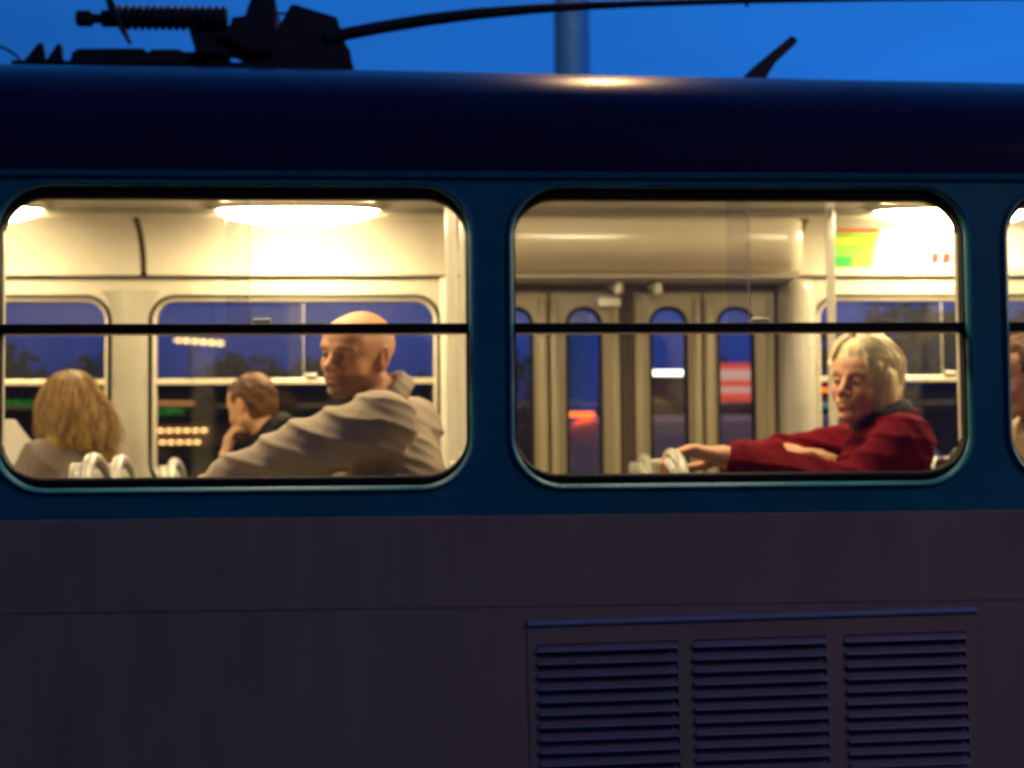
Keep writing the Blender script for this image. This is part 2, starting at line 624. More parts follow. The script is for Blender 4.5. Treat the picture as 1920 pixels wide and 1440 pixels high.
def cove(near):
    sy = lambda y: side(y, near)
    curve = []
    for i in range(13):
        t = i / 12
        a = t * math.radians(82)
        curve.append((0.075 + 0.215 * (1 - math.cos(a)) / (1 - math.cos(math.radians(82))) * 1.0, 2.541 + 0.198 * math.sin(a) / math.sin(math.radians(82))))
    for k in BAYS:
        if not near and k == 0:
            continue
        xa, xb = P * k + 0.065, P * k + 1.30 + 0.04
        if not near and k == 1:
            xa += 0.02
        m = MB()
        m.strip([(xa, sy(a), b) for a, b in curve], [(xb, sy(a), b) for a, b in curve], closed=False)
        m.strip([(xa, sy(a - 0.006), b + 0.004) for a, b in curve], [(xb, sy(a - 0.006), b + 0.004) for a, b in curve], closed=False)
        m.build("cove_panel", M['cream'], tram, smooth=40)
    # dark cavity behind the joints
    m = MB()
    m.strip([(X0, sy(a - 0.016), b + 0.012) for a, b in curve], [(X1, sy(a - 0.016), b + 0.012) for a, b in curve], closed=False)
    m.build("cove_backing", M['tanjoint'], tram, smooth=40)
    # rails that carry the panels: one along the bottom, one along the top
    MB().box(X0, X1, *sorted((sy(0.062), sy(0.084))), 2.5355, 2.5405).build("panel_rail", M['gap'], tram)
    MB().box(X0, X1, *sorted((sy(0.284), sy(0.310))), 2.7385, 2.7475).build("panel_rail", M['alu'], tram, bevel=0.003)
    MB().box(X0, X1, *sorted((sy(0.315), sy(0.362))), 2.7435, 2.7715).build("ceiling_edge", M['white'], tram, bevel=0.006)


cove(True)
cove(False)
# end walls
for xe in (X0, X1):
    d = 0.05 if xe > 0 else -0.05
    wall = [(0.0, 0.42), (W, 0.42)] + [(a, b - 0.004) for a, b in reversed(prof)]
    MB().prism(wall, xe, xe + d, 'x').build("end_wall", M['blue'], tram)
    MB().prism([(0.3, 1.5), (2.1, 1.5), (2.1, 2.4), (0.3, 2.4)], xe + d + (0.004 if d > 0 else -0.004), xe + d, 'x').build("end_window", M['rubber'], tram)
    MB().prism(wall, xe - d * 0.1, xe - d * 0.02, 'x').build("end_lining", M['cream'], tram)
# underframe, bogies
MB().box(X0 + 0.1, X1 - 0.1, 0.15, W - 0.15, 0.45, 0.78).build("underframe", M['black'], tram)
for xb in (-3.4, 3.4):
    m = MB().box(xb - 1.2, xb + 1.2, 0.25, W - 0.25, 0.33, 0.46)
    bg = m.build("bogie", M['black'], tram, bevel=0.02)
    for dx in (-0.95, 0.95):
        for yy in (0.48, 1.915):
            MB().tube([(xb + dx, yy - 0.06, 0.385), (xb + dx, yy + 0.06, 0.385)], 0.335, 28).build("wheel", M['steel'], bg, smooth=40)


# --- ceiling lamps (lit)
def ceiling_lamp(cx, near):
    cy, cz = side(0.375, near), 2.752
    L, Wd, H = 0.315, 0.085, 0.055
    rim = MB()
    n = 40
    def oval(s, z):
        return [(cx + L * s * math.copysign(abs(math.cos(2 * math.pi * i / n)) ** 0.8, math.cos(2 * math.pi * i / n)),
                 cy + Wd * s * math.sin(2 * math.pi * i / n), z) for i in range(n)]
    ls = [oval(1.0, cz + 0.03), oval(1.03, cz + 0.006), oval(1.0, cz - 0.002), oval(0.96, cz)]
    for a, b in zip(ls, ls[1:]):
        rim.strip(a, b)
    lamp = rim.build("ceiling_lamp", M['lamprim'], tram, smooth=40)
    d = MB()
    ls = [oval(0.962, cz - 0.001)]
    for i in range(1, 7):
        t = i / 7 * math.pi / 2
        ls.append(oval(0.962 * math.cos(t), cz - 0.001 - H * math.sin(t)))
    for a, b in zip(ls, ls[1:]):
        d.strip(a, b)
    d.add(ls[-1], [tuple(range(n))])
    d.build("diffuser", M['lampb'] if (not near and cx in (-0.62, 1.92)) else M['lampn' if near else 'lamp'], lamp, smooth=60)


for cx in (-0.62, -1.88, -3.2, -4.5, 1.92, 3.2, 4.5):
    ceiling_lamp(cx, False)
for cx in (-0.62, -1.92, -3.2, -4.5, 0.66, 1.94, 3.2, 4.5):
    ceiling_lamp(cx, True)

# --- door machinery box over the doorway
m = MB()
sec = []
for i in range(17):
    a = math.radians(-90 + 180 * i / 16)
    sec.append((2.125 - 0.055 * math.cos(a) - 0.02 * math.sin(a), 2.628 + 0.108 * math.copysign(abs(math.sin(a)) ** 0.85, a)))
sec = [(a, b + 0.02 * max(0, (b - 2.628) / 0.1)) for a, b in sec] + [(2.335, 2.76), (2.335, 2.52)]
rings = []
for x, s in ((0.02, 1.0), (1.24, 1.0), (1.29, 0.985), (1.325, 0.95), (1.345, 0.88)):
    cy0, cz0 = 2.335, 2.632
    rings.append([(x, cy0 + (a - cy0) * s, cz0 + (b - cz0) * s) for a, b in sec])
for a, b in zip(rings, rings[1:]):
    m.strip(a, b)
m.add(rings[0], [tuple(range(len(sec)))])
m.add(rings[-1], [tuple(range(len(sec)))])
dbox = m.build("door_machinery_box", M['boxenamel'], tram, smooth=35)
MB().box(0.05, 1.22, 2.082, 2.091, 2.742, 2.752).build("lid_edge", M['alu'], dbox)
MB().box(0.03, 1.33, 2.10, 2.335, 2.5055, 2.517).build("box_underside", M['cream'], dbox)
MB().box(1.355, 1.385, 2.30, 2.336, 2.545, 2.74).build("panel_joint", M['alu'], dbox, bevel=0.006)

# --- folding doors: four leaves
door = MB().box(0.02, 1.31, 2.376, 2.388, 2.455, 2.53).build("folding_door", M['door'], tram)
leaves = [(0.062, 0.360, 0.155, 0.297), (0.366, 0.652, 0.434, 0.576), (0.708, 0.985, 0.775, 0.925), (0.991, 1.288, 1.050, 1.200)]
for i, (a, b, wa, wb) in enumerate(leaves):
    lf = holed(rect(a, b, 0.87, 2.474), [rr(wa, wb, 1.15, 2.412, 0.066)], 2.342, 2.372).build("door_leaf", M['door'], door, bevel=0.004)
    sl = MB()
    ls = [at_y(rr(wa - .004, wb + .004, 1.146, 2.416, 0.07), 2.3405), at_y(rr(wa + .002, wb - .002, 1.152, 2.41, 0.064), 2.336), at_y(rr(wa + .009, wb - .009, 1.159, 2.403, 0.057), 2.338), at_y(rr(wa + .010, wb - .010, 1.16, 2.402, 0.056), 2.37)]
    for p, q in zip(ls, ls[1:]):
        sl.strip(p, q)
    sl.build("leaf_seal", M['rubber'], door, smooth=50)
    MB().box(wa - 0.01, wb + 0.01, 2.355, 2.36, 1.14, 2.42).build("leaf_glass", M['doorglass'], door)
    # raised stiles on the inner face
    for sx in (a + 0.006, b - 0.034):
        MB().box(sx, sx + 0.028, 2.326, 2.3418, 0.9, 2.45).build("leaf_stile", M['door'], door, bevel=0.007)
for xa, xb in ((0.04, 0.08), (0.34, 0.388), (0.63, 0.73), (0.965, 1.01), (1.27, 1.31)):
    MB().box(xa, xb, 2.374, 2.384, 0.87, 2.474).build("joint_rubber", M['brownrub'], door)
for xa, xb in ((0.6545, 0.6795), (0.6815, 0.7055)):
    MB().box(xa, xb, 2.334, 2.366, 0.87, 2.474).build("door_edge_rubber", M['brownrub'], door, bevel=0.006)
for xx in (0.610, 0.768):
    m = MB().tube([(xx, 2.315, 2.497), (xx, 2.27, 2.49), (xx + 0.03, 2.23, 2.482)], [0.012, 0.014, 0.012], 10)
    m.tube([(xx + 0.02, 2.22, 2.455), (xx + 0.02, 2.22, 2.50)], 0.02, 14)
    m.build("door_arm", M['pole'], door, smooth=40)
MB().box(0.556, 0.652, 2.30, 2.325, 2.41, 2.452).build("door_bracket", M['pole'], door, bevel=0.006)
# door posts
MB().prism([(0.0, 2.335), (0.052, 2.335), (0.056, 2.31), (0.03, 2.27), (-0.045, 2.262), (-0.075, 2.30), (-0.075, 2.336)], 0.85, 2.53, 'z').build("door_post", M['cream'], tram, bevel=0.006)
m = MB()
post = [(1.296, 2.336), (1.30, 2.285), (1.335, 2.245), (1.395, 2.24), (1.442, 2.27), (1.448, 2.336)]
ls = []
for z, s in ((0.85, 1), (2.47, 1), (2.50, 0.94), (2.515, 0.82), (2.52, 0.6)):
    ls.append([(1.372 + (a - 1.372) * s, 2.336 + (b - 2.336) * s, z) for a, b in post])
for a, b in zip(ls, ls[1:]):
    m.strip(a, b)
m.add(ls[-1], [tuple(range(len(post)))])
m.build("door_post", M['white'], tram, smooth=60)
# pillar covers on the far wall between windows
for k in BAYS:
    if k in (0, 1):
        continue
    xc = P * k
    m = MB()
    ls = []
    for z, w_ in ((1.66, 0.115), (1.72, 0.088), (1.80, 0.074), (1.95, 0.069), (2.36, 0.069), (2.44, 0.085), (2.48, 0.115)):
        ls.append([(xc + w_ * t, 2.334 - 0.03 * (1 - abs(t) ** 2.5), z) for t in np.linspace(-1, 1, 11)])
    for a, b in zip(ls, ls[1:]):
        m.strip(a, b, closed=False)
    m.build("pillar_cover", M['white'], tram, smooth=60)

# --- handrails
def rail(pts, r, n=14):
    return MB().tube(pts, r, n).build("handrail", M['pole'], tram, smooth=50)


rail([(-0.068, 1.05, 0.85), (-0.068, 1.05, 2.66)], 0.0195)
rail([(-0.020, 1.22, 0.85), (-0.020, 1.22, 2.70)], 0.014)
rail([(1.252, 1.35, 0.85), (1.252, 1.35, 2.74)], 0.0155)
rail([(X0, 1.05, 2.665), (X1, 1.05, 2.665)], 0.014)
rail([(X0, 1.36, 2.745), (X1, 1.36, 2.745)], 0.012)
for xx in (-2.6, 2.62):
    rail([(xx, 1.05, 0.85), (xx, 1.05, 2.66)], 0.017)

# --- posters in the cove over the right-hand window
def cove_sheet(name, xa, xb, t0, t1, material, par=None, lift=0.004):
    m = MB()
    cur = []
    for i in range(9):
        t = t0 + (t1 - t0) * i / 8
        a = t * math.radians(82)
        cur.append((W - (0.075 + 0.215 * (1 - math.cos(a)) / (1 - math.cos(math.radians(82)))) - lift, 2.541 + 0.198 * math.sin(a) / math.sin(math.radians(82)) - lift * 0.3))
    m.strip([(xa, a, b) for a, b in cur], [(xb, a, b) for a, b in cur], closed=False)
    m.strip([(xa, a + 0.001, b) for a, b in cur], [(xb, a + 0.001, b) for a, b in cur], closed=False)
    return m.build(name, material, par or tram, smooth=40)


M['pgreen'] = mat("poster_green", (0.22, 0.50, 0.06), 0.4)
M['pyellow'] = mat("poster_yellow", (0.75, 0.55, 0.05), 0.4)
M['pred'] = mat("poster_red", (0.62, 0.05, 0.05), 0.4)
M['pwhite'] = mat("poster_white", (0.78, 0.75, 0.68), 0.4)
M['pdgreen'] = mat("poster_dark_green", (0.04, 0.33, 0.06), 0.4)
pos = cove_sheet("advert_poster", 1.50, 1.685, 0.12, 0.74, M['pgreen'])
cove_sheet("poster_band", 1.502, 1.683, 0.46, 0.55, M['pyellow'], pos, 0.0055)
cove_sheet("poster_band", 1.502, 1.60, 0.13, 0.27, M['pdgreen'], pos, 0.0055)
cove_sheet("poster_band", 1.502, 1.683, 0.66, 0.735, M['pred'], pos, 0.0055)
pos2 = cove_sheet("advert_poster", 1.70, 2.36, 0.10, 0.74, M['pwhite'])
for xa, xb, t0, t1 in ((1.93, 1.962, 0.17, 0.33), (1.975, 2.012, 0.17, 0.33), (2.02, 2.05, 0.17, 0.33), (2.08, 2.13, 0.16, 0.34), (2.14, 2.175, 0.45, 0.6), (2.19, 2.23, 0.17, 0.33)):
    cove_sheet("poster_mark", xa, xb, t0, t1, M['pred'], pos2, 0.0055)


# --- seats
def make_seat_mesh():
    m = MB()
    prof = [(-0.43, 0.40), (-0.36, 0.415), (-0.2, 0.395), (-0.08, 0.40), (-0.03, 0.45), (0.0, 0.55), (0.025, 0.70), (0.038, 0.82), (0.036, 0.90), (0.022, 0.935)]
    hw = [0.19, 0.205, 0.21, 0.21, 0.21, 0.21, 0.205, 0.195, 0.175, 0.12]
    rows, back = [], []
    for (x, z), w_ in zip(prof, hw):
        row, bk = [], []
        for j in range(13):
            t = -1 + 2 * j / 12
            curl = 0.035 * abs(t) ** 3
            row.append((x - curl * (1 if z > 0.5 else 0), w_ * t, z + curl * (1 if z <= 0.5 else 0)))
        rows.append(row)
    b0 = []
    for i, row in enumerate(rows):
        m.v += row
    n = 13
    for i in range(len(rows) - 1):
        for j in range(n - 1):
            m.f.append((i * n + j, i * n + j + 1, (i + 1) * n + j + 1, (i + 1) * n + j))
    me = m.mesh("seat", 60)
    me.materials.append(M['seat'])
    return me


def make_rim_mesh():
    m = MB()
    pts = [(0.018, -0.205, 0.62), (0.030, -0.195, 0.76), (0.030, -0.165, 0.87), (0.026, -0.11, 0.925), (0.022, -0.05, 0.944), (0.021, 0, 0.948),
           (0.022, 0.05, 0.944), (0.026, 0.11, 0.925), (0.030, 0.165, 0.87), (0.030, 0.195, 0.76), (0.018, 0.205, 0.62)]
    m.tube(pts, 0.017, 10)
    me = m.mesh("seat_rim", 60)
    me.materials.append(M['seat'])
    return me


def make_leg_mesh():
    m = MB()
    m.tube([(-0.2, 0, 0.0), (-0.2, 0, 0.39)], 0.03, 12)
    m.box(-0.33, -0.07, -0.15, 0.15, 0.365, 0.392)
    m.box(-0.3, -0.1, -0.1, 0.1, 0.0, 0.012)
    me = m.mesh("seat_leg", 40)
    me.materials.append(M['black'])
    return me


seat_me, rim_me, seatleg_me = make_seat_mesh(), make_rim_mesh(), make_leg_mesh()


def seat(x, y):
    s = bpy.data.objects.new("seat", seat_me)
    link(s, tram, (x, y, 0.85))
    md = s.modifiers.new("shell", 'SOLIDIFY')
    md.thickness = 0.014
    for n_, me in (("seat_rim", rim_me), ("seat_leg", seatleg_me)):
        link(bpy.data.objects.new(n_, me), s, (x, y, 0.85))


for x in (-1.09, -0.065, 0.50, 1.335, 2.1, -2.2, -3.1):
    seat(x, 0.36)
    if x not in (0.50,):
        seat(x, 0.79)
for x in (-1.09, -0.42, 0.66, 1.74, 2.4, -1.75, -2.5):
    seat(x, 1.93)

# inside window ledges
for near in (True, False):
    if near:
        MB().box(X0, X1, 0.064, 0.115, 1.66, 1.69).build("window_ledge", M['cream'], tram, bevel=0.008)
    else:
        MB().box(X0, -0.08, W - 0.115, W - 0.064, 1.66, 1.69).build("window_ledge", M['cream'], tram, bevel=0.008)
        MB().box(1.45, X1, W - 0.115, W - 0.064, 1.66, 1.69).build("window_ledge", M['cream'], tram, bevel=0.008)

# --- roof gear
YC = 1.2
gear = MB()
gear.box(-1.50, -0.385, YC, YC + 0.06, 3.03, 3.112)
gear.box(-1.50, -0.385, YC + 0.40, YC + 0.46, 3.03, 3.118)
for xx in (-1.44, -0.95, -0.43):
    gear.box(xx - 0.03, xx + 0.03, YC + 0.06, YC + 0.40, 3.04, 3.11)
gear = gear.build("current_collector", M['black'], tram, bevel=0.004)


def gp(name, poly, ya, yb, bev=0.004):
    return MB().prism(poly, YC, YC + yb - ya, 'y').build(name, M['black'], gear, bevel=bev)


gp("base_cover", [(-1.315, 3.09), (-1.305, 3.138), (-1.285, 3.152), (-1.075, 3.155), (-1.06, 3.142), (-1.045, 3.152), (-0.955, 3.153), (-0.945, 3.145), (-0.80, 3.146), (-0.80, 3.09)], -0.16, 0.16)
gp("horn", [(-1.475, 3.09), (-1.412, 3.170), (-1.400, 3.168), (-1.388, 3.105), (-1.36, 3.095)], -0.10, -0.07, 0.002)
gp("horn", [(-1.402, 3.09), (-1.352, 3.167), (-1.340, 3.165), (-1.335, 3.11), (-1.30, 3.09)], 0.05, 0.08, 0.002)
gp("bracket", [(-0.945, 3.10), (-0.905, 3.15), (-0.925, 3.215), (-0.90, 3.228), (-0.79, 3.235), (-0.785, 3.262), (-0.742, 3.268), (-0.727, 3.315), (-0.712, 3.345), (-0.655, 3.350), (-0.640, 3.315), (-0.642, 3.20),
               (-0.66, 3.15), (-0.73, 3.15), (-0.755, 3.165), (-0.79, 3.185), (-0.835, 3.192), (-0.855, 3.175), (-0.83, 3.165), (-0.80, 3.15), (-0.80, 3.10)], -0.13, 0.13)
gp("motor_block", [(-0.665, 3.09), (-0.655, 3.185), (-0.63, 3.235), (-0.592, 3.306), (-0.580, 3.309), (-0.457, 3.272), (-0.438, 3.266), (-0.43, 3.235), (-0.418, 3.215), (-0.41, 3.175), (-0.395, 3.155), (-0.386, 3.09)], -0.17, 0.17, 0.006)
MB().tube([(-0.645, YC, 3.274), (-0.60, YC, 3.276)], 0.004, 8).build("link_rod", M['black'], gear)
# spring drum: cap, collar, tilted flange, ribbed body
m = MB().tube([(-1.291, YC, 3.251), (-1.285, YC, 3.251), (-1.242, YC, 3.251), (-1.236, YC, 3.251)], [0.020, 0.0265, 0.0265, 0.02], 20)
m.tube([(-1.24, YC, 3.251), (-1.205, YC, 3.251)], 0.016, 16)
m.tube([(-1.207, YC, 3.251), (-1.16, YC, 3.252)], 0.028, 20)
m.build("drum_cap", M['black'], gear, smooth=40)
MB().prism([(-1.190, 3.318), (-1.178, 3.322), (-1.158, 3.29), (-1.122, 3.19), (-1.132, 3.184), (-1.172, 3.25)], YC - 0.075, YC + 0.075).build("drum_flange", M['black'], gear, bevel=0.003)
pts, rad = [], []
x = -1.155
while x < -0.80:
    pts += [(x, YC, 3.256), (x + 0.006, YC, 3.256), (x + 0.012, YC, 3.256), (x + 0.018, YC, 3.256)]
    rad += [0.0325, 0.0415, 0.0415, 0.0325]
    x += 0.0225
MB().tube(pts, rad, 20).build("spring_drum", M['black'], gear, smooth=30)
# boom
m = MB()
bp_ = [(-0.47, 3.193), (-0.416, 3.207), (-0.30, 3.231), (-0.141, 3.259), (0.02, 3.281), (0.216, 3.300), (0.40, 3.313), (0.577, 3.322), (0.941, 3.3365), (1.4, 3.350), (1.9, 3.360), (2.5, 3.372)]
br_ = [0.0215, 0.0213, 0.021, 0.0208, 0.0195, 0.0165, 0.014, 0.012, 0.010, 0.0095, 0.0095, 0.0095]
m.tube([(a, YC, b) for a, b in bp_], br_, 14)
m.build("boom", M['black'], gear, smooth=50)
MB().tube([(0.935, YC, 3.336), (0.943, YC, 3.316)], 0.006, 8).build("boom_stud", M['black'], gear)
m = MB().tube([(2.5, YC, 3.372), (1.6, YC, 4.3)], 0.014, 10)
m.build("upper_arm", M['black'], gear, smooth=50)
m = MB().tube([(1.6, YC - 0.55, 4.26), (1.6, YC - 0.3, 4.33), (1.6, YC + 0.3, 4.33), (1.6, YC + 0.55, 4.26)], 0.02, 10)
m.build("contact_bow", M['black'], gear, smooth=50)
# cable arc at the left end
MB().tube([(-1.62, YC, 3.155), (-1.57, YC, 3.162), (-1.52, YC, 3.150), (-1.485, YC, 3.128), (-1.462, YC, 3.10), (-1.46, YC, 3.06)], 0.0045, 8).build("roof_cable", M['black'], gear, smooth=50)
MB().box(-1.9, -1.50, YC + 0.02, YC + 0.4, 3.02, 3.104).build("fuse_box", M['black'], gear, bevel=0.01)
# blade antenna
m = MB().prism([(0.835, 2.975), (0.885, 3.025), (1.012, 3.130), (1.032, 3.118), (1.026, 3.104), (0.962, 3.045), (0.935, 3.005), (0.925, 2.975)], 0.875, 0.90)
ant = m.build("blade_antenna", M['black'], tram, bevel=0.004)
MB().box(0.80, 0.97, 0.84, 0.94, 2.93, 2.978).build("antenna_foot", M['black'], ant, bevel=0.006)


# ------------------------------------------------------------------ people: a small signed-distance modeller
def smin(a, b, k):
    h = np.clip(0.5 + 0.5 * (b - a) / k, 0, 1)
    return b * (1 - h) + a * h - k * h * (1 - h)


def smax(a, b, k):
    return -smin(-a, -b, k)


class Field:
    def __init__(self, lo, hi, h):
        self.lo = np.array(lo, float)
        self.h = h
        self.n = np.ceil((np.array(hi, float) - self.lo) / h).astype(int) + 1
        self.ax = [(self.lo[i] + h * np.arange(self.n[i])).astype(np.float32) for i in range(3)]
        self.f = np.full(self.n, 0.08, np.float32)

    def sub(self, lo, hi):
        a = np.clip(np.floor((np.array(lo) - self.lo) / self.h).astype(int), 0, self.n)
        b = np.clip(np.ceil((np.array(hi) - self.lo) / self.h).astype(int) + 1, 0, self.n)
        return tuple(slice(int(p), int(q)) for p, q in zip(a, b))

    def grid(self, sl):
        return (self.ax[0][sl[0]][:, None, None], self.ax[1][sl[1]][None, :, None], self.ax[2][sl[2]][None, None, :])

    def put(self, sl, d, k, op='add'):
        if op == 'add':
            self.f[sl] = smin(self.f[sl], d, k)
        else:
            self.f[sl] = smax(self.f[sl], -d, k)

    def cap(self, a, b, ra, rb, k=0.02, op='add'):
        a, b = np.array(a, float), np.array(b, float)
        mg = max(ra, rb) + k + 2 * self.h
        sl = self.sub(np.minimum(a, b) - mg, np.maximum(a, b) + mg)
        X, Y, Z = self.grid(sl)
        ab = b - a
        t = np.clip(((X - a[0]) * ab[0] + (Y - a[1]) * ab[1] + (Z - a[2]) * ab[2]) / max(ab @ ab, 1e-9), 0, 1)
        d = np.sqrt((X - a[0] - t * ab[0]) ** 2 + (Y - a[1] - t * ab[1]) ** 2 + (Z - a[2] - t * ab[2]) ** 2) - (ra + (rb - ra) * t)
        self.put(sl, d.astype(np.float32), k, op)

    def ell(self, c, r, R=None, k=0.02, op='add'):
        c, r = np.array(c, float), np.array(r, float)
        mg = r.max() + k + 2 * self.h
        sl = self.sub(c - mg, c + mg)
        X, Y, Z = self.grid(sl)
        X, Y, Z = X - c[0], Y - c[1], Z - c[2]
        if R is None:
            q = [X, Y, Z]
        else:
            q = [R[0][i] * X + R[1][i] * Y + R[2][i] * Z for i in range(3)]
        k0 = np.sqrt(sum((q[i] / r[i]) ** 2 for i in range(3))) + 1e-9
        k1 = np.sqrt(sum((q[i] / r[i] ** 2) ** 2 for i in range(3))) + 1e-9
        self.put(sl, (k0 * (k0 - 1) / k1).astype(np.float32), k, op)

    def warp(self, fn, lo=None, hi=None):
        sl = self.sub(self.lo if lo is None else lo, (self.lo + self.n * self.h) if hi is None else hi)
        X, Y, Z = self.grid(sl)
        sel = self.f[sl]
        near = np.abs(sel) < 0.04
        full = np.broadcast_arrays(X, Y, Z)
        d = np.zeros_like(sel)
        d[near] = fn(full[0][near], full[1][near], full[2][near])
        self.f[sl] = sel + d

    def surface(self):
        f = self.f
        f[0] = f[-1] = 0.05; f[:, 0] = f[:, -1] = 0.05; f[:, :, 0] = f[:, :, -1] = 0.05
        neg = f < 0
        cs = tuple(s - 1 for s in f.shape)
        acc = np.zeros(cs + (3,), np.float32)
        cnt = np.zeros(cs, np.float32)
        for axis in range(3):
            o1, o2 = [(1, 2), (0, 2), (0, 1)][axis]
            for da in (0, 1):
                for db in (0, 1):
                    s0 = [None] * 3; s1 = [None] * 3
                    s0[axis] = slice(0, -1); s1[axis] = slice(1, None)
                    s0[o1] = s1[o1] = slice(da, da + cs[o1])
                    s0[o2] = s1[o2] = slice(db, db + cs[o2])
                    A, B = f[tuple(s0)], f[tuple(s1)]
                    cr = neg[tuple(s0)] != neg[tuple(s1)]
                    i = np.nonzero(cr)
                    a, b = A[i], B[i]
                    t = a / (a - b)
                    p = np.zeros((len(t), 3), np.float32)
                    p[:, axis] = t; p[:, o1] = da; p[:, o2] = db
                    acc[i] += p
                    cnt[i] += 1
        idx = np.full(cs, -1, np.int64)
        ii = np.nonzero(cnt > 0)
        idx[ii] = np.arange(len(ii[0]))
        verts = self.lo + self.h * (np.stack(ii, 1) + acc[ii] / cnt[ii][:, None])
        faces = []
        for axis in range(3):
            o1, o2 = [(1, 2), (2, 0), (0, 1)][axis]
            s0 = [slice(1, -1)] * 3; s1 = [slice(1, -1)] * 3
            s0[axis] = slice(0, -1); s1[axis] = slice(1, None)
            cr = neg[tuple(s0)] != neg[tuple(s1)]
            i = np.array(np.nonzero(cr))
            flip = neg[tuple(s0)][tuple(i)]
            base = i.copy()
            for o in (o1, o2):
                base[o] += 1
            q = []
            for d1, d2 in ((-1, -1), (0, -1), (0, 0), (-1, 0)):
                c = base.copy()
                c[o1] += d1; c[o2] += d2
                q.append(idx[tuple(c)])
            q = np.stack(q, 1)
            q[~flip] = q[~flip][:, ::-1]
            faces.append(q)
        return verts, np.concatenate(faces)

    def build(self, name, material, parent, colour=None):
        v, q = self.surface()
        c = (v.min(0) + v.max(0)) / 2
        me = bpy.data.meshes.new(name)
        me.vertices.add(len(v)); me.loops.add(len(q) * 4); me.polygons.add(len(q))
        me.vertices.foreach_set("co", (v - c).astype(np.float32).ravel())
        me.loops.foreach_set("vertex_index", q.ravel().astype(np.int32))
        me.polygons.foreach_set("loop_start", np.arange(0, len(q) * 4, 4, dtype=np.int32))
        me.polygons.foreach_set("use_smooth", np.ones(len(q), bool))
        me.update(calc_edges=True)
        me.validate()
        if colour is not None:
            cl = np.ones((len(v), 4), np.float32)
            cl[:, :3] = colour(v)
            at = me.attributes.new("tone", 'FLOAT_COLOR', 'POINT')
            at.data.foreach_set("color", cl.ravel())
        me.materials.append(material)
        return link(bpy.data.objects.new(name, me), parent, c)


def noise3(x, y, z, s, seed=0):
    """cheap smooth noise, about -1..1"""
    r = np.random.default_rng(seed)
    out = 0
    for i in range(5):
        k = r.normal(size=3)
        k = k / np.linalg.norm(k) * s * (0.7 + 0.25 * i)
        out = out + np.sin(k[0] * x + k[1] * y + k[2] * z + r.uniform(0, 6.28) + 1.3 * np.sin(0.6 * (k[1] * x - k[2] * y + k[0] * z) + i))
    return out / 3.2


def frame(az, pitch=0, roll=0):
    """columns forward, side (person's left), up. az = 0 faces -x, positive turns towards the camera (-y)"""
    a, p = math.radians(az), math.radians(pitch)
    f = np.array([-math.cos(a) * math.cos(p), -math.sin(a) * math.cos(p), -math.sin(p)])
    u0 = np.array([0, 0, 1.0])
    s = np.cross(u0, f); s /= np.linalg.norm(s)
    u = np.cross(f, s)
    r = math.radians(roll)
    s2 = s * math.cos(r) + u * math.sin(r)
    u2 = u * math.cos(r) - s * math.sin(r)
    return np.stack([f, s2, u2], 1)


def head(F, c, R, s=1.0, male=True):
    c = np.array(c, float)
    sm_ = float(np.mean(s))
    w = lambda p: c + R @ (np.array(p) * s)
    E = lambda p, r, k=0.02, op='add': F.ell(w(p), np.array(r) * s, R, k * sm_, op)
    C = lambda a, b, ra, rb, k=0.02, op='add': F.cap(w(a), w(b), ra * sm_, rb * sm_, k * sm_, op)
    E((-0.012, 0, 0.042), (0.098, 0.077, 0.088))
    E((0.034, 0, -0.012), (0.058, 0.061, 0.086), 0.03)
    E((0.055, 0, 0.055), (0.042, 0.058, 0.045), 0.03)
    jw = 0.057 if male else 0.051
    for q in (-1, 1):
        C((-0.004, q * jw, -0.045), (0.062, q * 0.018, -0.090), 0.018, 0.017, 0.025)
        E((0.058, q * 0.037, -0.022), (0.026, 0.025, 0.028), 0.02)
    E((0.074, 0, -0.094), (0.020, 0.022, 0.016), 0.02)
    for q in (-1, 1):
        E((0.098, q * 0.031, 0.010), (0.017, 0.020, 0.014), 0.014, 'cut')
    br = 0.012 if male else 0.009
    for q in (-1, 1):
        C((0.079, q * 0.046, 0.029), (0.091, q * 0.012, 0.028), br * 0.8, br, 0.012)
        E((0.079, q * 0.031, 0.0075), (0.0135, 0.0145, 0.0125), None or 0.004)      # lids over the eyeball
    C((0.090, 0, 0.022), (0.116, 0, -0.022), 0.0075, 0.0105, 0.012)
    E((0.113, 0, -0.026), (0.012, 0.011, 0.010), 0.008)
    for q in (-1, 1):
        E((0.101, q * 0.0125, -0.029), (0.011, 0.0075, 0.0085), 0.006)
        E((0.107, q * 0.0065, -0.038), (0.006, 0.0035, 0.005), 0.003, 'cut')
    E((0.088, 0, -0.057), (0.014, 0.03, 0.02), 0.02)
    E((0.0975, 0, -0.0525), (0.0085, 0.022, 0.0055), 0.005)
    E((0.0955, 0, -0.0665), (0.0090, 0.019, 0.0065), 0.005)
    C((0.106, -0.021, -0.0595), (0.106, 0.021, -0.0595), 0.0035, 0.0035, 0.004, 'cut')
    E((0.094, 0, -0.080), (0.010, 0.018, 0.005), 0.012, 'cut')
    for q in (-1, 1):
        E((-0.010, q * 0.078, 0.004), (0.019, 0.0085, 0.031), 0.006)
        E((-0.004, q * 0.088, 0.006), (0.010, 0.0065, 0.018), 0.005, 'cut')
        E((-0.005, q * 0.077, -0.024), (0.009, 0.006, 0.009), 0.005)
        C((-0.022, q * 0.083, -0.004), (-0.010, q * 0.0845, 0.033), 0.004, 0.0045, 0.004)


def local(v, c, R, s):
    return ((v - np.array(c)) @ R) / s


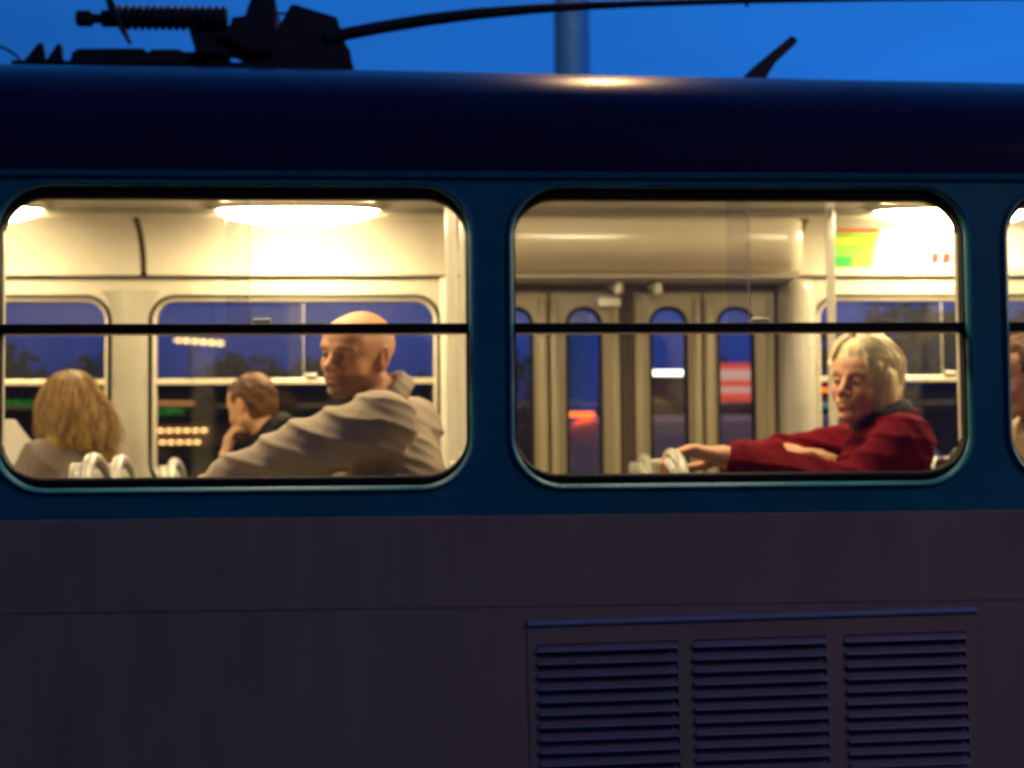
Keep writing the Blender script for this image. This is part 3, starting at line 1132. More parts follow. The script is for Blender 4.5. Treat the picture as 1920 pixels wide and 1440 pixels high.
def hand(F, wrist, d, n, thumb, curl=(35, 40, 30), s=1.0, spread=0.1, tcurl=25):
    """d: towards the fingers, n: out of the palm, thumb: +1 / -1 side along d x n"""
    d = np.array(d, float); d /= np.linalg.norm(d)
    n = np.array(n, float); n -= d * (n @ d); n /= np.linalg.norm(n)
    t = np.cross(d, n) * thumb
    w = np.array(wrist, float)
    P_ = lambda a, b, c: w + s * (d * a + t * b + n * c)
    kn = [(0.094, 0.030), (0.098, 0.010), (0.094, -0.010), (0.085, -0.028)]
    for a, b in kn:
        F.cap(P_(0.015, b * 0.55, 0), P_(a, b, 0), 0.0135 * s, 0.0105 * s, 0.010 * s)
    F.cap(P_(-0.03, 0, 0), P_(0.02, 0, 0), 0.026 * s, 0.024 * s, 0.015 * s)
    F.ell(P_(0.05, 0.0, 0.004), np.array((0.042, 0.036, 0.014)) * s, np.stack([d, t, n], 1), 0.012 * s)
    lens = [(0.040, 0.025, 0.020), (0.045, 0.029, 0.021), (0.041, 0.027, 0.020), (0.032, 0.020, 0.018)]
    for (a, b), L in zip(kn, lens):
        p = P_(a, b, 0)
        ang = 0
        r = 0.0095 * s
        for li, cu in zip(L, curl):
            ang += math.radians(cu)
            dirv = d * math.cos(ang) + n * math.sin(ang) + t * b * spread * 10 * 0.3
            q = p + dirv / np.linalg.norm(dirv) * li * s
            F.cap(p, q, r, r * 0.9, 0.004 * s)
            p, r = q, r * 0.9
    p = P_(0.018, 0.028, 0.006)
    ang = math.radians(42)
    r = 0.0125 * s
    for li, cu in ((0.042, 0), (0.032, tcurl), (0.026, tcurl)):
        ang -= math.radians(cu) * 0.7
        dirv = d * math.cos(ang) + t * math.sin(ang) + n * 0.35
        q = p + dirv / np.linalg.norm(dirv) * li * s
        F.cap(p, q, r, r * 0.88, 0.006 * s)
        p, r = q, r * 0.88


def skin_colour(base, c, R, s, male, stubble=None):
    base = np.array(base)
    lip = base * np.array((0.85, 0.50, 0.48))

    def fn(v):
        p = local(v, c, R, s)
        out = np.tile(base, (len(v), 1)).astype(np.float32)
        nz = noise3(v[:, 0], v[:, 1], v[:, 2], 90, 3)[:, None]
        out *= 1 + 0.06 * nz
        m = np.exp(-(((p[:, 0] - 0.10) / 0.018) ** 2 + (p[:, 1] / 0.022) ** 4 + ((p[:, 2] + 0.0595) / 0.011) ** 2))[:, None]
        out = out * (1 - 0.6 * m) + lip * 0.6 * m
        red = np.exp(-(((p[:, 0] - 0.08) / 0.03) ** 2 + ((np.abs(p[:, 1]) - 0.042) / 0.02) ** 2 + ((p[:, 2] + 0.025) / 0.025) ** 2))[:, None]
        red += np.exp(-(((p[:, 0] + 0.01) / 0.03) ** 2 + ((np.abs(p[:, 1]) - 0.085) / 0.012) ** 2 + (p[:, 2] / 0.04) ** 2))[:, None]
        out = out * (1 - 0.5 * red * np.array((0.05, 0.38, 0.4)))
        brow = np.exp(-(((p[:, 0] - 0.09) / 0.02) ** 2 + ((np.abs(p[:, 1]) - 0.031) / 0.019) ** 4 + ((p[:, 2] - 0.031) / 0.0055) ** 2))[:, None]
        out = out * (1 - 0.65 * brow)
        if stubble:
            b = np.clip((-(p[:, 2]) - 0.034 + 0.25 * np.clip(0.075 - p[:, 0], 0, 1) * 0) / 0.015, 0, 1) * np.clip((p[:, 0] - 0.0) / 0.03, 0, 1) * np.clip((p[:, 2] + 0.125) / 0.015, 0, 1)
            out = out * (1 - stubble * b[:, None] * (1 - 0.8 * m))
        return out
    return fn


M['skin'] = mat("skin", (0.5, 0.3, 0.2), 0.5, attr="tone", bump=0.25, bscale=300, var=0.08, vscale=55)
_sb = M['skin'].node_tree.nodes["Principled BSDF"]
_sb.inputs["Subsurface Weight"].default_value = 0.12
_sb.inputs["Subsurface Radius"].default_value = (1.0, 0.35, 0.2)
_sb.inputs["Subsurface Scale"].default_value = 0.008
M['eye'] = mat("eye_white", (0.30, 0.25, 0.21), 0.15)
M['iris'] = mat("iris", (0.03, 0.02, 0.015), 0.1)


def eyes(par, c, R, s):
    c = np.array(c, float)
    for q in (-1, 1):
        p = c + R @ (np.array((0.0855, q * 0.031, 0.0065)) * s)
        m = MB()
        for part, (rad, off) in enumerate(((0.0105, 0.0),)):
            n = 12
            ls = []
            for i in range(1, 8):
                a = math.pi * i / 8
                ls.append([tuple(p + R @ (np.array((math.cos(a) * rad, math.sin(a) * math.cos(2 * math.pi * j / n) * rad, math.sin(a) * math.sin(2 * math.pi * j / n) * rad * 0.55)) * s)) for j in range(n)])
            for a_, b_ in zip(ls, ls[1:]):
                m.strip(a_, b_)
            m.add(ls[0], [tuple(range(n))]); m.add(ls[-1], [tuple(range(n))])
        e = m.build("eye", M['eye'], par, smooth=80)
        ip = p + R @ (np.array((0.0088, 0, 0.0)) * s)
        MB().tube([tuple(ip), tuple(ip + R @ (np.array((0.0026, 0, 0)) * s))], [0.0052, 0.004], 12).build("iris", M['iris'], e, smooth=60)


def strands(name, material, parent, roots_paths, r0=0.0022):
    m = MB()
    for pts in roots_paths:
        n = len(pts)
        m.tube(pts, [r0 * (0.35 + 0.65 * math.sin(math.pi * min(0.98, 0.12 + 0.86 * i / (n - 1)))) for i in range(n)], 4, cap=False)
    return m


def fold_fn(axis, wave, amp, seed, ndir=None):
    """cloth folds: ridges across the given axis, broken up by noise"""
    a = np.array(axis, float)
    a /= np.linalg.norm(a)

    def fn(x, y, z):
        w = noise3(x, y, z, 11, seed)
        u = (a[0] * x + a[1] * y + a[2] * z) / wave * 6.283 + 2.4 * w
        mask = 0.55 + 0.45 * noise3(x, y, z, 8, seed + 1)
        ridge = (1 - np.abs(np.sin(u * 0.5))) ** 1.5
        return (-amp * ridge * np.clip(mask, 0, 1.2) + 0.25 * amp * noise3(x, y, z, 45, seed + 2) + 0.4 * amp * w).astype(np.float32)
    return fn


def person(label, base, hc, haz, hpitch, hroll, hs, neck, sh, el, wr, hands, pelvis, tz, skin, male, jacket, trousers, taz=0, stubble=None,
           knees=None, feet=None, hv=0.0042, hj=0.006, collar=0.066, folds=(), sleeve=0.058, chest=(0.125, 0.185, 0.24), collar_h=0.03, hood=None):
    root = thing("person", label, "person", base, "passengers seated in the tram")
    Rh = frame(haz, hpitch, hroll)
    Rt = frame(taz)
    hc, neck, pelvis = np.array(hc, float), np.array(neck, float), np.array(pelvis, float)
    sh = [np.array(p, float) for p in sh]; el = [np.array(p, float) for p in el]; wr = [np.array(p, float) for p in wr]
    mid = (sh[0] + sh[1]) / 2
    cc = mid * 0.62 + pelvis * 0.38
    allp = np.array([hc, neck, pelvis, *sh, *el, *wr])
    lo, hi = allp.min(0) - 0.2, allp.max(0) + 0.2
    # --- skin: head, neck, torso, arms and hands, one surface
    F = Field(lo, hi, hv)
    head(F, hc, Rh, hs, male)
    nb = hc + Rh @ (np.array((-0.022, 0, -0.05)) * hs)
    F.cap(nb, neck, 0.052 * float(np.mean(hs)), 0.058 * float(np.mean(hs)), 0.03)
    F.ell(cc, np.array(chest) * 0.8, Rt, 0.03)
    F.cap(neck, cc, 0.06, 0.1, 0.03)
    F.cap(pelvis, cc, 0.11, 0.11, 0.04)
    for i in (0, 1):
        F.cap(neck, sh[i], 0.045, 0.045, 0.03)
        F.cap(sh[i], el[i], 0.045, 0.036, 0.02)
        F.cap(el[i], wr[i], 0.036, 0.026, 0.015)
        hd = hands[i]
        hand(F, wr[i], *hd[:3], **(hd[3] if len(hd) > 3 else {}))
    body = F.build("body", M['skin'], root, skin_colour(skin, hc, Rh, hs, male, stubble))
    # --- jacket
    J = Field(lo - 0.02, hi + 0.02, hj)
    J.ell(cc, chest, Rt, 0.05)
    J.cap(pelvis + (0, 0, 0.02), cc, 0.15, 0.135, 0.06)
    for i in (0, 1):
        J.cap(neck - (0, 0, 0.05), sh[i], 0.07, 0.07, 0.05)
        J.cap(sh[i], el[i], sleeve + 0.012, sleeve, 0.035)
        dirw = (wr[i] - el[i]) / np.linalg.norm(wr[i] - el[i])
        J.cap(el[i], wr[i] - dirw * 0.03, sleeve, 0.042, 0.03)
        J.cap(wr[i] - dirw * 0.06, wr[i] - dirw * 0.035, 0.047, 0.047, 0.004)        # cuff
    for ax, wave, amp, seed, blo, bhi in folds:
        J.warp(fold_fn(ax, wave, amp, seed), blo, bhi)
    # collar: a leaning ring round the neck, hollow above
    up = (hc - neck); up = up / np.linalg.norm(up)
    s1 = np.cross(up, Rt[:, 1]); s1 /= np.linalg.norm(s1)
    s2 = np.cross(up, s1)
    prev = None
    for j in range(19):
        a = 2 * math.pi * j / 18
        lift = collar_h * (0.4 + 0.6 * (0.5 + 0.5 * math.cos(a)))      # higher at the nape
        p = neck + up * (lift - 0.012) + (s1 * math.cos(a) * 1.05 + s2 * math.sin(a)) * collar
        if prev is not None:
            J.cap(prev, p, 0.013, 0.013, 0.012)
            J.cap(prev - up * 0.028 + (prev - neck) * 0.12, p - up * 0.028 + (p - neck) * 0.12, 0.014, 0.014, 0.014)
        prev = p
    J.cap(neck + up * 0.005, neck + up * 0.12, collar - 0.014, collar - 0.006, 0.006, 'cut')
    J.build("jacket", jacket, root)
    # --- trousers, shoes
    if knees is None:
        kx = pelvis[0] - 0.42
        knees = [(kx, pelvis[1] - 0.1, 1.33), (kx, pelvis[1] + 0.1, 1.33)]
        feet = [(kx - 0.02, pelvis[1] - 0.1, 0.93), (kx - 0.02, pelvis[1] + 0.1, 0.93)]
    T = Field(np.array([*knees, *feet, pelvis]).min(0) - 0.2, np.array([*knees, *feet, pelvis]).max(0) + 0.2, 0.011)
    for i in (0, 1):
        hp = pelvis + np.array((0, -0.09 if i == 0 else 0.09, -0.02))
        T.cap(hp, knees[i], 0.085, 0.062, 0.03)
        T.cap(knees[i], feet[i], 0.062, 0.05, 0.02)
    T.cap(pelvis + (0, -0.08, 0), pelvis + (0, 0.08, 0), 0.115, 0.115, 0.04)
    T.build("trousers", trousers, root)
    for i in (0, 1):
        B = Field(np.array(feet[i]) - (0.3, 0.12, 0.1), np.array(feet[i]) + (0.15, 0.12, 0.1), 0.009)
        f0 = np.array(feet[i])
        B.cap(f0 + (0.03, 0, -0.04), f0 + (-0.15, 0, -0.052), 0.04, 0.027, 0.02)
        B.cap(f0 + (0.03, 0, -0.04), f0 + (0.0, 0, 0.02), 0.04, 0.05, 0.03)
        B.build("shoe", M['rubber'], root)
    eyes(root, hc, Rh, hs)
    return root, Rh, hc


M['beige'] = mat("beige_cloth", (0.31, 0.245, 0.185), 0.9, spec=0.15, bump=0.25, bscale=220, var=0.1, vscale=9)
M['darkj'] = mat("dark_cloth", (0.014, 0.012, 0.011), 0.85, spec=0.1, bump=0.2, bscale=160)
M['red'] = mat("dark_red_cloth", (0.10, 0.0025, 0.004), 0.9, spec=0.08, bump=0.3, bscale=180, var=0.15, vscale=12)
M['taupe'] = mat("grey_brown_cloth", (0.155, 0.115, 0.095), 0.8, bump=0.3, bscale=160, var=0.12, vscale=10)
M['tan'] = mat("tan_cloth", (0.30, 0.19, 0.11), 0.8, bump=0.3, bscale=160)
M['jeans'] = mat("dark_trousers", (0.03, 0.035, 0.05), 0.8)
M['scarf'] = mat("black_knit", (0.014, 0.012, 0.012), 0.85, bump=0.5, bscale=120)

# --- the bald man, turned towards the street
person("bald man in a beige jacket looking out, one arm stretched along the sill", (-0.28, 0.42, 0.85),
       (-0.352, 0.40, 2.073), 50, 4, -8, np.array((1.06, 1.12, 0.99)), (-0.285, 0.43, 1.950),
       [(-0.285, 0.235, 1.885), (-0.205, 0.62, 1.875)], [(-0.50, 0.225, 1.800), (-0.36, 0.70, 1.62)], [(-0.735, 0.215, 1.728), (-0.52, 0.56, 1.55)],
       [((-1, -0.1, -0.12), (0, 0, -1), -1, dict(curl=(15, 20, 15))), ((-1, -0.4, 0), (0, 0, -1), 1)],
       (-0.305, 0.42, 1.36), 0, (0.53, 0.25, 0.115), True, M['beige'], M['jeans'], taz=28, stubble=0.62,
       folds=[((0.25, 0.1, 0.96), 0.065, 0.0115, 5, None, None), ((0.40, 0.2, 0.88), 0.034, 0.005, 9, None, None)], sleeve=0.076, chest=(0.15, 0.205, 0.27), collar=0.078, collar_h=0.05)

# --- the blonde woman in red
wroot, Rw, hcw = person("older woman with blonde bobbed hair in a dark red coat, hand on the seat ahead", (1.09, 0.42, 0.85),
       (1.085, 0.42, 1.990), 44, -1, -5, 0.98, (1.150, 0.44, 1.885),
       [(1.155, 0.265, 1.825), (1.15, 0.62, 1.825)], [(1.00, 0.24, 1.705), (0.790, 0.70, 1.775)], [(0.680, 0.33, 1.785), (0.895, 0.56, 1.800)],
       [((-1, 0.1, 0.22), (-0.15, -0.1, -1), -1, dict(curl=(28, 40, 40), s=1.22)), ((0.9, -0.5, 0.0), (0, 0, -1), 1, dict(curl=(20, 25, 20)))],
       (1.12, 0.42, 1.36), 0, (0.52, 0.255, 0.13), False, M['red'], M['jeans'], taz=12,
       folds=[((0.30, 0.1, 0.95), 0.06, 0.012, 21, None, None), ((0.8, 0, 0.6), 0.045, 0.007, 25, None, None)], chest=(0.122, 0.18, 0.24), collar=0.072, collar_h=0.02)
# scarf
Fs = Field((0.98, 0.26, 1.80), (1.32, 0.62, 2.02), 0.0045)
prev = None
for j in range(25):
    a = 2 * math.pi * j / 24
    p = np.array((1.142 + 0.068 * math.cos(a), 0.438 + 0.068 * math.sin(a), 1.905 + 0.022 * math.cos(a) + 0.004 * math.sin(5 * a)))
    if prev is not None:
        Fs.cap(prev, p, 0.022, 0.022, 0.01)
    prev = p
Fs.build("scarf", M['scarf'], wroot)


def hair_cap(par, c, R, s, colour_fn, mat_, prims, cut, name="hair", h=0.0045, wave=None):
    c = np.array(c, float)
    F = Field(c - 0.2, c + (0.2, 0.2, 0.2), h)
    F2lo = c - (0.2, 0.2, 0.34)
    F = Field(F2lo, c + (0.2, 0.2, 0.2), h)
    w = lambda p: c + R @ (np.array(p) * s)
    for kind, *a in prims:
        if kind == 'e':
            F.ell(w(a[0]), np.array(a[1]) * s, R, a[2])
        else:
            F.cap(w(a[0]), w(a[1]), a[2] * s, a[3] * s, a[4])
    if wave:
        F.warp(wave)
    for kind, *a in cut:
        if kind == 'e':
            F.ell(w(a[0]), np.array(a[1]) * s, R, a[2], 'cut')
        else:
            F.cap(w(a[0]), w(a[1]), a[2] * s, a[3] * s, a[4], 'cut')
    return F.build(name, mat_, par, colour_fn)


def hair_mat(name, rough=0.55):
    return mat(name, (0.4, 0.3, 0.15), rough, attr="tone", bump=0.4, bscale=130, spec=0.15)


M['hair'] = hair_mat("hair_strands")


def loc_wave(c, R, s, kf, kd, amp, seed):
    """grooves that run down the hair: waves across the direction round the head"""
    def fn(x, y, z):
        p = ((np.stack([x, y, z], 1) - np.array(c)) @ R) / s
        ang = np.arctan2(p[:, 1], p[:, 0])
        w = noise3(x, y, z, 16, seed)
        return (amp * (np.sin(ang * kf + 3 * w + p[:, 2] * kd) * 0.6 + 0.4 * np.sin(ang * kf * 2.3 + 5 * w + 1) + 0.5 * w)).astype(np.float32)
    return fn


def mix_cols(a, b, seed, sc=60, grad=None, c=None, R=None, s=1):
    a, b = np.array(a), np.array(b)

    def fn(v):
        t = 0.5 + 0.5 * noise3(v[:, 0], v[:, 1], v[:, 2], sc, seed)
        if grad:
            p = local(v, c, R, s)
            t = np.clip(0.35 * t + grad(p), 0, 1)
        t = np.clip(t, 0, 1)[:, None]
        return a * (1 - t) + b * t
    return fn


# blonde bob, side parted, sweeping over the ear to the nape
hair_cap(wroot, hcw, Rw, 0.98, mix_cols((0.62, 0.48, 0.24), (0.84, 0.72, 0.44), 31, 70), M['hair'],
         [('e', (-0.014, 0, 0.050), (0.112, 0.096, 0.100), 0.02), ('e', (0.025, 0, 0.100), (0.068, 0.068, 0.045), 0.02), ('e', (-0.05, 0, -0.01), (0.082, 0.092, 0.085), 0.03),
          ('c', (-0.055, 0.05, -0.02), (-0.065, 0.052, -0.075), 0.04, 0.026, 0.02), ('c', (-0.055, -0.05, -0.02), (-0.065, -0.052, -0.075), 0.04, 0.026, 0.02),
          ('c', (0.0, 0.075, 0.03), (-0.025, 0.078, -0.05), 0.028, 0.018, 0.02), ('c', (0.0, -0.075, 0.03), (-0.025, -0.078, -0.05), 0.028, 0.018, 0.02),
          ('c', (0.045, 0.03, 0.122), (0.055, 0.072, 0.06), 0.026, 0.016, 0.02), ('c', (0.045, -0.02, 0.122), (0.060, -0.066, 0.06), 0.024, 0.014, 0.02)],
         [('e', (0.105, 0.0, -0.045), (0.075, 0.064, 0.088), 0.012), ('c', (-0.02, 0, -0.06), (-0.03, 0, -0.2), 0.05, 0.06, 0.01)], wave=loc_wave(hcw, Rw, 0.97, 19, 30, 0.0017, 41))


def bob_strands(c, R, s, n, seed):
    r = np.random.default_rng(seed)
    out = []
    for _ in range(n):
        side_ = r.choice([-1, 1], p=[0.4, 0.6])
        th0 = r.uniform(-0.5, 1.0)                      # along the parting, front to back
        start = np.array((0.06 - 0.10 * (th0 + 0.3), 0.012, 0.0))
        endaz = r.uniform(0.9, 2.9) * side_
        pts = []
        zend = -0.07 + 0.02 * r.normal() + 0.05 * max(0, 1.5 - abs(endaz))
        ra = 1.02 + 0.085 * r.random() ** 2
        w0 = r.uniform(0, 6)
        for i in range(9):
            t = i / 8
            el = math.pi / 2 * (1 - t * 0.95)
            az = endaz * (t ** 0.6)
            if t < 0.62:
                tt = t / 0.62
                el = math.pi / 2 * (1 - tt)
                p = np.array((-0.018 + start[0] * (1 - tt) + 0.112 * ra * math.cos(el) * math.cos(az), 0.094 * ra * math.cos(el) * math.sin(az) + 0.01 * (1 - tt), 0.048 + 0.100 * ra * math.sin(el)))
                last = p
            else:
                tt = (t - 0.62) / 0.38
                p = np.array((last[0] - 0.028 * tt, last[1] * (1 - 0.12 * tt * tt), last[2] + (zend - 0.048) * tt))
            p = p + 0.002 * np.array((math.sin(w0 + 4 * t), math.cos(w0 * 2 + 5 * t), 0))
            pts.append(np.array(c) + R @ (p * s))
        out.append(pts)
    return out


sm = strands("hair_strands", None, wroot, bob_strands(hcw, Rw, 0.98, 1000, 3), 0.0013)
M['blonde'] = mat("blonde_strand", (0.78, 0.68, 0.46), 0.4)
M['blonde2'] = mat("wavy_blonde_strand", (0.36, 0.22, 0.06), 0.5)
M['brownst'] = mat("brown_strand", (0.17, 0.085, 0.03), 0.5)
sm.build("hair_strands", M['blonde'], wroot, smooth=80)

# --- the boy with cropped hair, chin on hand
broot, Rb, hcb = person("young man with short brown hair in a dark jacket, chin resting on his hand", (-0.66, 1.78, 0.85),
       (-0.772, 1.80, 1.990), -38, 12, 0, 0.90, (-0.695, 1.775, 1.898),
       [(-0.655, 1.61, 1.815), (-0.62, 1.95, 1.81)], [(-0.80, 1.57, 1.60), (-0.80, 2.0, 1.60)], [(-0.868, 1.76, 1.80), (-0.95, 1.92, 1.58)],
       [((0.12, 0.22, 1), (0.9, 0.3, 0), 1, dict(curl=(25, 35, 30), s=0.92)), ((-1, -0.1, 0), (0, 0, -1), 1)],
       (-0.60, 1.78, 1.36), 0, (0.52, 0.27, 0.13), True, M['darkj'], M['jeans'], taz=-20,
       folds=[((0.5, 0.3, 0.8), 0.06, 0.010, 51, None, None)], hv=0.0045, chest=(0.125, 0.18, 0.23), collar=0.066, collar_h=0.035)
hair_cap(broot, hcb, Rb, 0.90, mix_cols((0.06, 0.028, 0.010), (0.15, 0.07, 0.025), 61, 90), M['hair'],
         [('e', (-0.016, 0, 0.046), (0.103, 0.083, 0.094), 0.01), ('e', (-0.045, 0, 0.0), (0.068, 0.073, 0.075), 0.02), ('e', (0.05, 0, 0.095), (0.04, 0.05, 0.03), 0.02)],
         [('e', (0.10, 0, -0.01), (0.085, 0.09, 0.085), 0.008), ('e', (0.0, 0.085, -0.02), (0.045, 0.03, 0.062), 0.006), ('e', (0.0, -0.085, -0.02), (0.045, 0.03, 0.062), 0.006), ('c', (-0.02, 0, -0.075), (-0.1, 0, -0.12), 0.045, 0.06, 0.01)],
         wave=lambda x, y, z: (0.0035 * noise3(x, y, z, 260, 7) + 0.002 * noise3(x, y, z, 120, 8)).astype(np.float32))

# --- the long haired woman, seen from behind
groot, Rg, hcg = person("woman with long wavy fair hair in a grey brown jacket, seen from behind", (-1.36, 1.80, 0.85),
       (-1.425, 1.78, 1.972), -50, 6, 0, 0.95, (-1.405, 1.765, 1.865),
       [(-1.500, 1.64, 1.80), (-1.30, 1.89, 1.80)], [(-1.60, 1.60, 1.64), (-1.38, 2.02, 1.60)], [(-1.60, 1.63, 1.72), (-1.58, 2.02, 1.62)],
       [((-0.05, 0.3, 1), (0.6, 0.6, 0), 1, dict(curl=(30, 35, 30), s=0.92)), ((-1, 0, 0.1), (0, 0, -1), 1)],
       (-1.36, 1.78, 1.36), 0, (0.50, 0.27, 0.16), False, M['taupe'], M['jeans'], taz=-45,
       folds=[((0.7, 0.2, 0.7), 0.07, 0.013, 71, None, None)], hv=0.0045, chest=(0.13, 0.185, 0.23), collar=0.068, collar_h=0.03)
gcol = mix_cols((0.10, 0.048, 0.015), (0.38, 0.24, 0.065), 81, 45, lambda p: np.clip(0.78 - 11 * np.clip(p[:, 2] - 0.03, 0, 1) - 6 * np.clip(-0.11 - p[:, 2], 0, 1), -0.3, 1) * 0.75, hcg, Rg, 0.95)
hair_cap(groot, hcg, Rg, 0.95, gcol, M['hair'],
         [('e', (-0.018, 0, 0.046), (0.112, 0.094, 0.098), 0.02), ('e', (-0.045, 0, -0.03), (0.088, 0.108, 0.10), 0.03),
          ('c', (-0.065, 0.065, -0.05), (-0.065, 0.10, -0.155), 0.055, 0.038, 0.03), ('c', (-0.065, -0.065, -0.05), (-0.075, -0.105, -0.17), 0.055, 0.038, 0.03),
          ('c', (-0.085, 0, -0.05), (-0.10, 0.0, -0.13), 0.06, 0.04, 0.03),
          ('c', (-0.05, 0, -0.04), tuple(np.array((-0.05, 0, -0.02)) + Rg.T @ np.array((0.075, -0.02, -0.15))), 0.06, 0.035, 0.03)],
         [('e', (0.10, 0.0, -0.03), (0.085, 0.066, 0.09), 0.012)], wave=loc_wave(hcg, Rg, 0.95, 11, 70, 0.0045, 91))


def long_strands(c, R, s, n, seed):
    r = np.random.default_rng(seed)
    out = []
    for _ in range(n):
        az = r.uniform(0.9, 2 * math.pi - 0.9)
        ra = 1.03 + 0.20 * r.random() ** 1.5
        length = r.uniform(0.13, 0.24)
        w0, wa = r.uniform(0, 6.28), r.uniform(0.008, 0.020)
        pts = []
        for i in range(13):
            t = i / 12
            if t < 0.3:
                el = math.pi / 2 * (1 - t / 0.3 * 0.95) * 0.95
                p = np.array((-0.018 + 0.112 * ra * math.cos(el) * math.cos(az), 0.094 * ra * math.cos(el) * math.sin(az), 0.046 + 0.098 * ra * math.sin(el)))
                last = p
            else:
                tt = (t - 0.3) / 0.7
                fl = 1 + 0.28 * math.sin(min(1, tt * 1.2) * math.pi / 2)
                p = np.array((last[0] * fl, last[1] * fl, last[2] - length * tt))
                p = p + wa * tt ** 0.4 * np.array((math.sin(w0 + 9 * tt), math.cos(w0 + 8 * tt), 0))
            drift = np.array((0.032, -0.01, 0.0)) * max(0, (t - 0.3) / 0.7) ** 1.4
            pts.append(np.array(c) + R @ (p * s) + drift)
        out.append(pts)
    return out


ls_ = long_strands(hcg, Rg, 0.95, 1000, 9)
strands("s", None, groot, ls_[:500], 0.0016).build("hair_strands", M['blonde2'], groot, smooth=80)
strands("s", None, groot, ls_[500:], 0.0016).build("hair_strands", M['brownst'], groot, smooth=80)

proot, Rp, hcp = person("passenger in a tan coat, only just showing behind the rightmost pillar", (1.66, 0.46, 0.85),
       (1.575, 0.46, 2.005), 6, 8, 0, 0.97, (1.64, 0.47, 1.895),
       [(1.66, 0.29, 1.83), (1.66, 0.65, 1.83)], [(1.57, 0.27, 1.62), (1.57, 0.68, 1.62)], [(1.40, 0.36, 1.52), (1.40, 0.60, 1.52)],
       [((-1, 0.1, -0.2), (0, 0, -1), -1), ((-1, -0.1, -0.2), (0, 0, -1), 1)],
       (1.70, 0.46, 1.36), 0, (0.40, 0.20, 0.11), True, M['tan'], M['jeans'], hv=0.005, folds=[((0.4, 0.1, 0.9), 0.06, 0.01, 31, None, None)])

hair_cap(proot, hcp, Rp, 0.97, mix_cols((0.06, 0.028, 0.010), (0.15, 0.07, 0.025), 63, 90), M['hair'],
         [('e', (-0.016, 0, 0.046), (0.103, 0.083, 0.094), 0.01), ('e', (-0.045, 0, 0.0), (0.068, 0.073, 0.075), 0.02), ('e', (0.05, 0, 0.095), (0.04, 0.05, 0.03), 0.02)],
         [('e', (0.10, 0, -0.01), (0.085, 0.09, 0.085), 0.008), ('c', (-0.02, 0, -0.075), (-0.1, 0, -0.12), 0.045, 0.06, 0.01)],
         wave=lambda x, y, z: (0.0035 * noise3(x, y, z, 260, 7)).astype(np.float32))

# folded paper held up at the left edge of the window
M['paper'] = mat("pale_paper", (0.62, 0.57, 0.50), 0.7, var=0.05, vscale=12)
m = MB()
A_ = [(-1.76, 1.60, 1.90), (-1.62, 1.60, 1.950), (-1.572, 1.60, 1.947), (-1.49, 1.61, 1.838), (-1.482, 1.61, 1.815), (-1.516, 1.60, 1.765), (-1.62, 1.59, 1.745), (-1.76, 1.59, 1.75)]
m.add(A_ + [(a, b + 0.012, c - 0.002) for a, b, c in A_], [tuple(range(8)), tuple(range(15, 7, -1))] + [(i, (i + 1) % 8, 8 + (i + 1) % 8, 8 + i) for i in range(8)])
pp = m.build("folded_paper", M['paper'], bevel=0.002)
tag(pp, "pale folded paper held up beside the woman with long fair hair", "paper")

# ------------------------------------------------------------------ beyond the tram
# lamp mast with an arm that reaches over the tracks
M['mast_sky_tint'] = mat("sky_tinted_mast", (0.03, 0.27, 0.92), 0.55, var=0.15, vscale=6, bump=0.2, bscale=50)  # blue of the sky smeared across the mast, put into its colour
M['sodium_near'] = emit("near_sodium_lamp", (1.0, 0.58, 0.26), 640.0)
M['sodium'] = emit("sodium_lamp", (1.0, 0.58, 0.24), 420.0)


def lamp_mast(label, x, y, top, tip_x, tip_y, bulb='sodium'):
    t = thing("street_lamp", label, "street lamp", (x, y, 0), "blue lamp masts along the tracks")
    q = lambda f: (x + (tip_x - x) * f, y + (tip_y - y) * f)
    MB().tube([(x, y, 0.0), (x, y, 3.5), (x, y, top)], [0.21, 0.19, 0.16], 28).build("mast", M['mast_sky_tint'], t, smooth=50)
    MB().tube([(*q(0), top - 0.15), (*q(0.13), top + 0.02), (*q(0.6), top + 0.12), (*q(0.9), top + 0.10)], 0.035, 12).build("arm", M['steel'], t, smooth=50)
    hd = MB().tube([(*q(0.8), top + 0.10), (*q(0.9), top + 0.10), (*q(1.05), top + 0.08)], [0.08, 0.12, 0.07], 16).build("lamp_head", M['steel'], t, smooth=50)
    MB().tube([(*q(0.87), top + 0.01), (*q(1.01), top - 0.01)], [0.09, 0.07], 16).build("lamp_bowl", M[bulb], hd, smooth=50)


lamp_mast("thick blue street lamp mast rising behind the tram roof", 1.464, 11.5, 8.7, 1.54, 7.4)
lamp_mast("thick blue street lamp mast on the near pavement, behind the viewer", 6.2, -7.4, 6.8, 5.9, -5.4, 'sodium_near')

# low shop pavilion on the left
M['pavwall'] = mat("pavilion_dark", (0.03, 0.026, 0.024), 0.7, var=0.3, vscale=3)
M['pavbrown'] = mat("pavilion_brown_board", (0.26, 0.12, 0.05), 0.7, var=0.2, vscale=5, stretch=(0.2, 1, 3))
M['ledgreen'] = emit("green_led", (0.08, 0.75, 0.08), 0.5)
M['warmbulb'] = emit("warm_bulb", (1.0, 0.62, 0.22), 6)
M['warmdim'] = emit("orange_tube", (1.0, 0.40, 0.10), 0.9)
pav = thing("shop_pavilion", "low dark shop pavilion with green display and brown lit fascia", "pavilion", (-3.6, 14.6, 0.14))
MB().box(-8.0, -0.9, 14.2, 17.5, 0.14, 2.62).build("wall", M['pavwall'], pav, bevel=0.02)
MB().box(-8.3, -0.6, 13.7, 17.8, 2.62, 2.78).build("roof", M['pavwall'], pav, bevel=0.02)
